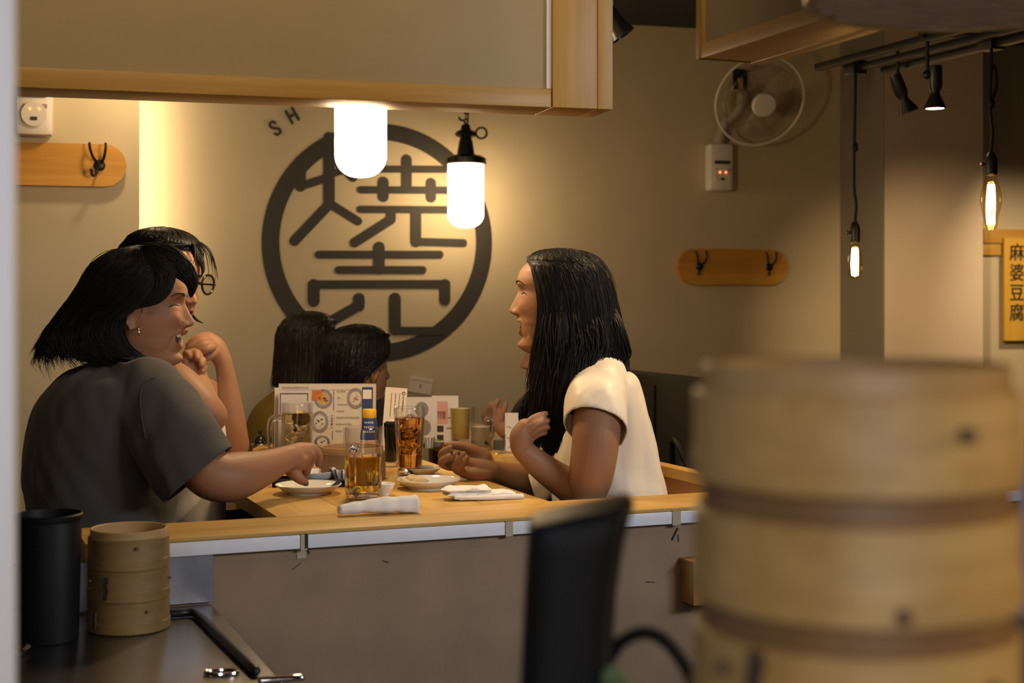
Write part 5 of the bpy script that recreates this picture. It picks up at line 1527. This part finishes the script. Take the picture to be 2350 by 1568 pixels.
tag(wk('collar', tube([nk+Vector((.060*math.cos(a)+.0, .074*math.sin(a), -.018*math.cos(a)-.006)) for a in np.linspace(0, 2*math.pi, 33)], .006, 8, 1), M['tee'], pa))
def on_surf(o, px, py):
    me = o.data; bv = BVHTree.FromPolygons([WM[o] @ v.co for v in me.vertices], [tuple(p.vertices) for p in me.polygons])
    d = Vector(((px-1175)/FPX, 1.0, -(py-HZ)/FPX)).normalized(); h = bv.ray_cast(Vector((0, 0, EYE)), d)
    return h[0]-d*.0006 if h[0] is not None else None
q = [on_surf(tee, x, y) for x, y in ((356, 866), (344, 869), (334, 876), (326, 888), (322, 905), (322, 930), (326, 965), (334, 1005))]
wk('shoulder_seam', tube([p for p in q if p is not None], .0016, 6, 3), M['tee'], pa)
# hair
profA = [(.1175, .004, .004, .004), (.115, .030, .030, .028), (.107, .058, .055, .054), (.09, .078, .082, .073), (.065, .092, .104, .083), (.035, .096, .118, .087), (.0, .096, .140, .089), (-.03, .09, .162, .090), (-.06, .085, .186, .092), (-.09, .080, .203, .094), (-.125, .076, .195, .094), (-.16, .07, .18, .09)]
def zendA(u):
    a = abs(u-.5)*2            # 0 at the back, 1 beside the face
    return -.098 - .022*a**1.5
xbA = [(.12, .12), (.085, .12), (.07, .085), (.055, .062), (.035, .050), (.018, .036), (.006, .033), (-.004, .022), (-.015, -.010), (-.05, -.014), (-.075, -.010), (-.095, .012), (-.108, .040), (-.125, .06)]
sh = hair_shell(HA, profA, xbA, xbA, zendA, .0024, 66, 3, rag=.012)
wk('hair', thick_shell(sh, .011), M['hair'], pa)
wk('loose_hair', strands(sh, 56, 220, 460, 5, .0006, .008, t0=0, drop=.03), M['hair'], pa)
dA = (0, 1, 0)
wk('fringe', cat([lock([(345, 590, YA-.045, .030), (392, 597, YA-.055, .026), (424, 622, YA-.055, .019), (440, 650, YA-.048, .012), (438, 680, YA-.040, .003)], flat=.62, flatdir=(0, 1, 0), seed=1, count=150),
                  lock([(350, 588, YA+.02, .026), (400, 600, YA+.02, .022), (424, 628, YA+.02, .014), (430, 655, YA+.02, .004)], flat=.8, flatdir=(0, 1, 0), seed=2),
                  lock([(352, 600, YA-.064, .024), (378, 622, YA-.073, .020), (380, 650, YA-.079, .016), (364, 680, YA-.084, .012), (330, 700, YA-.088, .005)], flat=.5, flatdir=(0, 1, 0), seed=3, count=150)]), M['hair'], pa)
# flyaway ends at the back
fl_ = []
for i in range(34):
    rg = random.Random(i); y0 = rg.uniform(700, 790); x0 = 150 - (y0-700)*.55+rg.uniform(0, 25); yy = YA+rg.uniform(-.05, .05)
    fl_.append(limb([(x0+60, y0-55, yy, .0007), (x0+8, y0-8, yy, .0007), (x0-22-rg.uniform(0, 12), y0+40, yy, .0006), (x0-18+rg.uniform(-8, 12), y0+78+rg.uniform(-15, 20), yy, .0003)], 4, 4, round_ends=False))
wk('loose_hair', cat(fl_), M['hair_b'], pa)
wk('earring', cat([ball(P(318, 756, YA-.088), .0030, 10, 8), tube([P(318, 758, YA-.088), P(319, 764, YA-.088), P(319, 768, YA-.088)], .0016, 8, 2)]), M['silver'], pa)
seated_legs(((235-1175)/FPX*YA, YA+.02, .545), (math.cos(AC), math.sin(AC), 0), pa)

# ---------------------------------------------------------------- woman with glasses, behind her
YB = 3.25
pb = root('person', TR((370-1175)/FPX*YB, YB, 0), 'smiling woman with black rimmed glasses, hands clasped under her chin', 'person')
HB = frame(P(370, 646, YB), rad(-29), rad(-4), rad(-4), 1.02)
prB = dict(smile=.9, gap=.005, jaw=.003, open=True)
parts = [xf(head_surface(1., prB['jaw'], prB['smile'], prB['gap'], True), HB)]
torB = [((395, 1330), 125, .14), ((400, 1250), 110, .13), ((405, 1100), 102, .14), ((405, 980), 100, .155), ((392, 900), 82, .16), ((380, 860), 55, .12), ((370, 820), 42, .055)]
parts.append(torso(torB, YB, 0, rad(5)))
# near arm: shoulder, elbow on the table, wrist, fist
parts.append(limb([(352, 862, 3.14, .048), (405, 880, 3.10, .044), (455, 925, 3.08, .041), (482, 955, 3.09, .038), (474, 940, 3.13, .033), (462, 895, 3.17, .027), (450, 862, 3.19, .023)]))
f0 = 3.20
parts.append(limb([(452, 868, f0, .024), (446, 838, f0, .026), (444, 822, f0, .023)], 18, 5, flat=1))
for (a, b, c_) in (((434, 826, f0-.012), (429, 812, f0-.022), (436, 818, f0-.034)), ((446, 824, f0-.016), (450, 812, f0-.026), (452, 822, f0-.038)), ((458, 832, f0-.014), (464, 828, f0-.022), (462, 838, f0-.032)), ((460, 844, f0-.012), (466, 844, f0-.018), (463, 852, f0-.028))):
    parts.append(limb([(*a, .0105), (*b, .0100), (*c_, .0080)], 12, 4))
parts.append(limb([(440, 850, f0-.018, .013), (428, 838, f0-.026, .010), (424, 826, f0-.03, .0075)], 12, 4))
# far arm: forearm upright, hand drooping over
g0 = 3.34
parts.append(limb([(470, 905, 3.46, .041), (518, 972, 3.45, .037), (541, 1024, 3.41, .032), (537, 985, 3.375, .030), (529, 930, 3.36, .0275), (521, 875, 3.35, .0235), (513, 835, g0, .0205), (506, 815, g0, .0215)]))
parts.append(limb([(512, 830, g0, .022), (494, 797, g0-.005, .024), (478, 780, g0-.01, .020)], 18, 5))
for (a, b, c_, d_) in (((482, 780, g0-.012), (466, 772, g0-.02), (446, 780, g0-.03), (432, 792, g0-.036)), ((480, 784, g0-.024), (462, 780, g0-.036), (442, 792, g0-.044), (430, 802, g0-.046)), ((482, 790, g0-.034), (468, 790, g0-.048), (450, 800, g0-.052), (440, 808, g0-.052)), ((486, 796, g0-.042), (476, 800, g0-.054), (462, 808, g0-.056), (454, 814, g0-.054))):
    parts.append(limb([(*a, .0115), (*b, .0105), (*c_, .0088), (*d_, .007)], 12, 4))
parts.append(limb([(496, 806, g0-.016, .015), (478, 818, g0-.03, .011), (464, 826, g0-.036, .0085)], 12, 4))
body = wk('body', fuse(parts, .0026, 2), M['skin'], pb); body['_face'] = (prB['smile'], prB['gap'], prB['jaw'])
paint(body, HB); head_features(body, pb, HB, prB)
topB = fuse([torso([((395, 1335), 134, .152), ((400, 1250), 120, .142), ((405, 1100), 112, .152), ((405, 980), 108, .165), ((394, 905), 90, .165), ((384, 872), 66, .13)], YB, 0, rad(5))], .008, 4)
topB = folds(topB, .003, 40, 8)
wk('sleeveless_top', drop_faces(topB, lambda c: c[2] > P(0, 884, YB).z), M['white_top'], pb)
profB = [(.122, .004, .004, .004), (.119, .032, .03, .03), (.111, .058, .055, .056), (.095, .078, .084, .076), (.07, .092, .105, .086), (.035, .098, .115, .090), (0, .094, .118, .090), (-.04, .085, .115, .088), (-.09, .075, .112, .085), (-.14, .07, .10, .08)]
xbB = [(.13, .12), (.095, .12), (.083, .075), (.07, .058), (.05, .042), (.02, .03), (-.02, .015), (-.06, .01), (-.14, .0)]
shB = hair_shell(HB, profB, xbB, xbB, lambda u: -.105, .0024, 60, 5)
wk('hair', thick_shell(shB, .010), M['hair'], pb)
wk('loose_hair', strands(shB, 56, 220, 140, 8, .0006, .007), M['hair'], pb)
def hpt(M_, *p): return M_ @ Vector(p)
ff = []
rg = random.Random(4)
for i in range(13):
    y0 = rg.uniform(-.015, .05); y1 = y0*1.5+rg.uniform(-.01, .01); ln = rg.uniform(.03, .075)
    ff.append(tube([hpt(HB, .062, y0*.7, .100), hpt(HB, .090, y0, .082), hpt(HB, .0995, (y0+y1)/2, .082-ln*.5), hpt(HB, .099, y1, .082-ln)], [.0016, .0015, .0010, .0003], 6, 4))
wk('fringe', cat(ff), M['hair'], pb)
wk('loose_hair', cat([lock([(440, 560, YB-.02, .012), (458, 590, YB-.03, .009), (466, 618, YB-.03, .004), (464, 630, YB-.03, .001)], flat=.6, seed=4), lock([(440, 722, YB+.03, .0035), (452, 735, YB+.02, .003), (466, 742, YB+.02, .0006)], flat=.6, seed=5, count=24, r=.0006)]), M['hair'], pb)
# glasses, riding on her nose
gl = []
def lensring(yc):
    return [hpt(HB, .1125-abs(yc+.024*math.cos(a))*.16, yc+.0245*math.cos(a)*(1.0+.06*math.sin(a)), +.002+.0215*math.sin(a)) for a in np.linspace(0, 2*math.pi, 33)]
gr = []
for yc in (-.033, .033):
    rm = wk('rim', tube(lensring(yc), .0027, 10, 1), M['frame_g'], pb)
    q = lensring(yc)[:-1]
    wk('lens', ([tuple(p) for p in q], [tuple(range(len(q)))]), M['glass'], rm, False)
wk('bridge', tube([hpt(HB, .1115, -.0095, .003), hpt(HB, .1145, 0, .006), hpt(HB, .1115, .0095, .003)], .0024, 10, 4), M['frame_g'], pb)
for s in (-1, 1):
    wk('temple', tube([hpt(HB, .104, s*.0575, .004), hpt(HB, .090, s*.072, .004), hpt(HB, .03, s*.078, .002), hpt(HB, -.02, s*.078, -.012)], [.003, .0026, .0022, .002], 8, 4), M['frame_g'], pb)
seated_legs(((395-1175)/FPX*YB, YB+.02, .545), (math.cos(AC), math.sin(AC), 0), pb)

# ---------------------------------------------------------------- woman in white, right
YC = 3.12
pc = root('person', TR((1390-1175)/FPX*3.15, 3.15, 0), 'woman in a loose white blouse with long wavy black hair, talking', 'person')
HC = frame(P(1291, 674, YC), rad(180-8), rad(2), 0, 1.09)
prC = dict(smile=1.1, gap=.0062, jaw=.008, open=True)
parts = [xf(head_surface(.80, prC['jaw'], prC['smile'], prC['gap'], True, .92), HC)]
torC = [((1410, 1350), 125, .14), ((1405, 1300), 120, .132), ((1395, 1140), 112, .128), ((1385, 1050), 100, .128), ((1382, 960), 80, .135), ((1378, 905), 64, .14), ((1365, 870), 46, .13), ((1345, 840), 38, .07), ((1335, 815), 38, .052)]
parts.append(torso(torC, 3.17, 0, rad(10)))
parts.append(limb([(1374, 893, 3.02, .046), (1371, 960, 2.955, .050), (1364, 1040, 2.94, .0485), (1352, 1108, 2.945, .045), (1334, 1128, 2.96, .040), (1290, 1104, 2.99, .034), (1240, 1068, 2.99, .029), (1204, 1036, 2.98, .0235), (1194, 1022, 2.98, .0225)]))
h0 = 2.975
parts.append(limb([(1196, 1026, h0, .0225), (1196, 1003, h0, .0245), (1206, 983, h0, .021)], 18, 5))
parts.append(limb([(1200, 1022, h0+.02, .020), (1206, 1000, h0+.022, .021), (1214, 985, h0+.02, .018)], 18, 5))
for a, b, c_, d_ in (((1208, 982, h0-.008), (1222, 964, h0-.006), (1238, 955, h0), (1252, 950, h0+.006)), ((1212, 988, h0-.01), (1228, 974, h0-.012), (1244, 968, h0-.006), (1256, 966, h0)), ((1216, 995, h0-.002), (1232, 985, h0-.006), (1246, 981, h0), (1256, 981, h0+.006)), ((1218, 1003, h0+.008), (1231, 996, h0+.004), (1242, 993, h0+.008), (1250, 993, h0+.012))):
    parts.append(limb([(*a, .0115), (*b, .0095), (*c_, .0082), (*d_, .0064)], 12, 4))
parts.append(limb([(1202, 1008, h0+.03, .014), (1216, 1006, h0+.045, .0105), (1230, 1000, h0+.05, .0078)], 12, 4))
# far arm resting on the table, palm up
w0 = 3.18
parts.append(limb([(1330, 905, 3.34, .048), (1285, 1000, 3.33, .046), (1252, 1085, 3.28, .042), (1225, 1105, 3.25, .036), (1190, 1096, 3.22, .031), (1150, 1086, 3.20, .025), (1124, 1080, w0, .0225)]))
parts.append(limb([(1128, 1080, w0, .0225), (1105, 1072, w0, .024), (1082, 1064, w0, .020)], 18, 5))
parts.append(limb([(1118, 1088, w0-.01, .018), (1090, 1088, w0-.012, .018), (1068, 1082, w0-.008, .0145)], 16, 5))
parts.append(limb([(1120, 1072, w0+.012, .019), (1090, 1058, w0+.014, .018), (1062, 1056, w0+.014, .014)], 16, 5))
def dg_(zx, zy, Y, r): return (1000+zx/7.833, 980+zy/7.833, Y, r)
parts.append(limb([dg_(880, 560, w0+.004, .018), dg_(680, 420, w0, .0135), dg_(460, 345, w0, .0105), dg_(300, 325, w0, .0090), dg_(205, 325, w0+.002, .0072)], 14, 5))       # thumb along the top
parts.append(limb([dg_(400, 620, w0+.03, .0115), dg_(160, 590, w0+.012, .0105), dg_(108, 500, w0-.004, .0095), dg_(180, 425, w0-.016, .0086), dg_(262, 372, w0-.02, .0068)], 14, 5))
parts.append(limb([dg_(440, 720, w0+.015, .0115), dg_(220, 700, w0+.002, .0105), dg_(108, 640, w0-.012, .0097), dg_(220, 555, w0-.026, .0088), dg_(350, 495, w0-.03, .0070)], 14, 5))
parts.append(limb([dg_(520, 800, w0, .0115), dg_(400, 780, w0-.012, .0105), dg_(345, 700, w0-.026, .0096), dg_(420, 580, w0-.036, .0086), dg_(505, 490, w0-.038, .0070)], 14, 5))
parts.append(limb([dg_(600, 860, w0-.010, .0115), dg_(470, 820, w0-.024, .0100), dg_(450, 730, w0-.036, .0086), dg_(520, 625, w0-.042, .0076), dg_(563, 560, w0-.042, .0062)], 14, 5))
body = wk('body', fuse(parts, .0022, 2), M['skin'], pc); body['_face'] = (prC['smile'], prC['gap'], prC['jaw'])
paint(body, HC); head_features(body, pc, HC, prC)
nails(pc, [(1036, 1038, w0-.036, .0042, .8, 1.0), (1053, 1041, w0-.046, .0042, .8, 1.1)])
# blouse
slc = [limb([(1376, 868, 3.06, .058), (1372, 925, 2.98, .066), (1368, 1000, 2.945, .066), (1362, 1050, 2.93, .066)], 26, 6), limb([(1330, 890, 3.32, .060), (1288, 985, 3.32, .062), (1252, 1065, 3.28, .058), (1215, 1112, 3.24, .052), (1198, 1130, 3.22, .05)], 22, 6)]
blo = fuse([torso([((1420, 1355), 150, .165), ((1412, 1300), 142, .150), ((1396, 1140), 131, .146), ((1384, 1050), 119, .146), ((1388, 960), 94, .150), ((1387, 900), 72, .155), ((1384, 862), 57, .145), ((1362, 838), 42, .09), ((1350, 818), 46, .072)], 3.17, 0, rad(10))] + slc, .0055, 8)
blo = folds(folds(blo, .0030, 34, 12, (1, 1, .25)), .0022, 85, 21, (1, .6, .10))
pA_, pB_, pC_ = P(1305, 1000, 2.99), P(1422, 1035, 2.99), P(1375, 938, 2.90)
pn = (pB_-pA_).cross(pC_-pA_).normalized()
if pn.z > 0: pn = -pn
cuff = P(1219, 1110, 3.24); cn = Vector((-.95, 0, -.30)).normalized()
nkc = P(1340, 826, 3.17)
def cutC(c):
    c = Vector(c)
    if (c-pA_).dot(pn) > 0 and (c-(pA_+pB_)/2).length < .13 and c.y < 3.04 and c.z > P(0, 1092, 2.95).z: return True
    if (c-cuff).dot(cn) > 0 and (c-cuff).length < .11: return True
    return (c-nkc).dot(Vector((-.25, 0, 1))) > 0 and (c-nkc).length < .16
axC = near_axis(P(1376, 868, 3.04), P(1362, 1050, 2.93), .10)
blo = cut(blo, [(pA_, pn, lambda c: axC(c) and c.y < 3.0), (cuff, cn, lambda c: (c-cuff).length < .10), (nkc, Vector((-.25, 0, 1)), lambda c: (c-nkc).length < .10)])
bl_ = wk('blouse', blo, M['blouse'], pc); solidify(bl_, .0025)
# hair
sC = 1/1.09
profC = [(.0905, .004, .004, .004), (.0885, .040, .034, .032), (.083, .056, .056, .056), (.072, .071, .073, .074), (.055, .080, .086, .085), (.03, .080, .096, .090), (0, .08, .104, .093), (-.04, .075, .112, .096), (-.08, .072, .122, .098), (-.12, .07, .130, .100), (-.16, .065, .134, .102), (-.20, .06, .132, .104), (-.26, .05, .125, .10)]
xbC = [(.095, .12), (.078, .12), (.068, .085), (.058, .060), (.03, .052), (.0, .042), (-.05, .036), (-.08, .040), (-.11, .050), (-.15, .052), (-.26, .04)]
shC = hair_shell(HC, profC, xbC, xbC, lambda u: -.185-.02*math.sin(6*u), .0026, 60, 9, wave=.055, rag=.02)
wk('hair', thick_shell(shC, .012), M['hair'], pc)
wk('loose_hair', strands(shC, 56, 220, 520, 15, .0006, .006, drop=.05), M['hair'], pc)
fall = []
for sd, pts in ((1, [(1285, 640, 3.075, .012), (1290, 720, 3.03, .040), (1292, 800, 3.02, .046), (1288, 870, 3.02, .046), (1270, 935, 3.03, .042), (1258, 990, 3.05, .030), (1262, 1045, 3.06, .008)]),
                (2, [(1318, 690, 3.06, .010), (1315, 780, 3.02, .036), (1305, 850, 3.0, .034), (1290, 915, 3.0, .030), (1276, 980, 3.02, .022), (1270, 1040, 3.04, .005)]),
                (3, [(1262, 690, 3.08, .004), (1262, 780, 3.04, .018), (1258, 850, 3.04, .022), (1244, 905, 3.05, .026), (1228, 945, 3.07, .014), (1214, 962, 3.08, .002)]),
                (4, [(1386, 680, 3.10, .010), (1404, 770, 3.06, .034), (1412, 830, 3.08, .030), (1418, 868, 3.12, .010)]),
                (5, [(1345, 680, 3.065, .012), (1352, 770, 3.03, .038), (1350, 815, 3.02, .030), (1335, 860, 3.005, .022), (1318, 900, 3.0, .010)]),
                (6, [(1238, 900, 3.2, .02), (1224, 940, 3.2, .03), (1226, 985, 3.2, .024), (1236, 1035, 3.2, .004)])):
    fall.append(lock(pts, flat=.62 if sd != 6 else .8, flatdir=(0, 1, 0), seed=sd, gro=.16, wave=.0055))
wk('hair', cat(fall), M['hair'], pc)
wv = []
for i, (x0, y0) in enumerate(((1250, 690), (1248, 720), (1258, 700), (1262, 760), (1246, 740), (1270, 780))):
    rg = random.Random(i+50); pts = []
    for k in range(9):
        y = y0+k*26; pts.append((x0+5*math.sin(k*1.25+i)-(k*1.5 if k < 6 else 0)+rg.uniform(-2, 2), y, 3.035+.006*math.sin(k+i), .0016 if k < 7 else .0006))
    wv.append(limb(pts, 6, 4))
for i in range(60):                                   # fine crown strands catching the lamp
    rg = random.Random(i+200); y0 = rg.uniform(-.07, .03); x0 = rg.uniform(-.07, .05); l = rg.uniform(.03, .07)
    q = [(x0, .0)]
    b0 = Vector((x0, y0, .088-2.2*x0*x0-3*y0*y0)); b1 = Vector((x0+rg.uniform(-.01, .02), y0-.03, b0.z-.006-3*.03**2)); b2 = b1+Vector((.006, -.02, -l*.5)); b3 = b2+Vector((rg.uniform(-.008, .008), -.004, -l*.6))
    wv.append(tube([HC @ b0, HC @ b1, HC @ b2, HC @ b3], [.0005, .0006, .0006, .0003], 4, 3, round_ends=False))
wk('loose_hair', cat(wv), M['hair'], pc)
seated_legs(((1405-1175)/FPX*3.17, 3.17, .545), (-math.cos(AC), -math.sin(AC), 0), pc)

# ---------------------------------------------------------------- far diners
def far_person(pos, yaw, label, top, hairprof, zend, xb, hairm, Y, tor_px, extra=(), hairseed=3, face=True, rollp=0., wave=0.):
    r = root('person', TR(pos.x, pos.y, 0), label, 'person')
    Hh = frame(pos, yaw, rollp, 0, 1.0)
    pr = dict(smile=.3, gap=.0, jaw=0.)
    parts = [xf(head_surface(1., 0, .3, 0.0001), Hh), xf(ear(-1), Hh), xf(ear(1), Hh)]
    parts.append(torso([((p[0][0], p[0][1]), p[1]*.86, p[2]*.9) for p in tor_px], Y, 0, 0))
    for e in extra: parts.append(e)
    b = wk('body', fuse(parts, .0034, 2), M['skin'], r); b['_face'] = (0, 0, 0)
    paint(b, Hh)
    if face: head_features(b, r, Hh, pr, teeth=False)
    g = folds(fuse([torso(tor_px, Y, 0, 0)], .010, 5), .003, 34, hairseed)
    wk('top', drop_faces(g, lambda c: c[2] > P(0, tor_px[-1][0][1]+8, Y).z), top, r)
    s = hair_shell(Hh, hairprof, xb, xb, zend, .0024, 56, hairseed, nc=160, wave=wave)
    wk('hair', thick_shell(s, .010), hairm, r)
    wk('loose_hair', strands(s, 56, 160, 60, hairseed, .0007, .006), hairm, r)
    return r, Hh
profL = [(.120, .004, .004, .004), (.117, .032, .03, .03), (.109, .058, .055, .055), (.093, .078, .082, .074), (.068, .092, .100, .084), (.035, .095, .108, .088), (0, .09, .110, .089), (-.05, .085, .112, .092), (-.10, .08, .118, .098), (-.14, .08, .116, .104), (-.18, .08, .10, .100)]
xbL = [(.13, .12), (.09, .12), (.075, .07), (.05, .05), (.0, .04), (-.06, .03), (-.18, .03)]
Yd = 4.55
posd = P(708, 800, Yd)
far_person(posd, rad(40), 'distant woman with long straight brown black hair and mustard top, seen from behind', M['mustard'], profL, lambda u: -.112, xbL, M['hair_b'], Yd,
           [((672, 1250), 130, .15), ((672, 1100), 125, .15), ((672, 990), 112, .15), ((675, 930), 88, .14), ((690, 890), 55, .09), ((700, 868), 40, .06)])
Ye = 4.22
pose = P(824, 838, Ye)
profS = [(.122, .004, .004, .004), (.119, .034, .032, .032), (.111, .060, .06, .058), (.095, .080, .088, .078), (.07, .094, .108, .088), (.035, .098, .118, .092), (0, .094, .120, .092), (-.04, .085, .112, .086), (-.08, .07, .095, .072), (-.12, .06, .08, .06)]
xbS = [(.13, .12), (.095, .12), (.08, .08), (.06, .070), (.035, .066), (.02, .052), (.008, .028), (-.005, .008), (-.03, -.032), (-.06, -.036), (-.12, -.04)]
far_person(pose, rad(38), 'distant man with short black hair and a bare ear, seen from behind', M['dark_cloth'], profS, lambda u: -.052, xbS, M['hair'], Ye,
           [((820, 1300), 130, .16), ((820, 1150), 130, .16), ((820, 1020), 126, .165), ((822, 960), 105, .155), ((822, 925), 66, .10), ((822, 905), 46, .065)], hairseed=6)
Yg = 4.42
posg = P(1272, 812, Yg)
gh = 4.05
hand = [limb([(1215, 1010, 4.2, .028), (1185, 1005, 4.12, .026), (1160, 990, gh, .022), (1148, 975, gh, .022)], 14, 5), limb([(1150, 980, gh, .023), (1138, 962, gh, .023), (1130, 952, gh, .018)], 14, 5)]
for a, b, c_ in (((1138, 955, gh-.01), (1136, 932, gh-.014), (1144, 919, gh-.018)), ((1130, 955, gh), (1122, 938, gh-.006), (1126, 928, gh-.014)), ((1124, 962, gh+.01), (1115, 948, gh+.004), (1118, 940, gh-.006)), ((1148, 962, gh-.012), (1156, 940, gh-.014), (1161, 927, gh-.016)), ((1120, 970, gh+.016), (1112, 958, gh+.012), (1113, 950, gh))):
    hand.append(limb([(*a, .012), (*b, .0105), (*c_, .0075)], 10, 4))
far_person(posg, rad(180+12), 'distant person in black facing left, mostly hidden behind the woman in white', M['dark_cloth'], profS, lambda u: -.05, xbS, M['hair'], Yg,
           [((1270, 1250), 105, .14), ((1270, 1100), 105, .14), ((1262, 1000), 100, .15), ((1262, 930), 82, .15), ((1268, 895), 52, .09), ((1272, 878), 36, .06)], hand, 7)

for o in COL.objects:
    if o.name.startswith('loose_hair') or o.name.startswith('fringe'): o['kind'] = 'stuff'
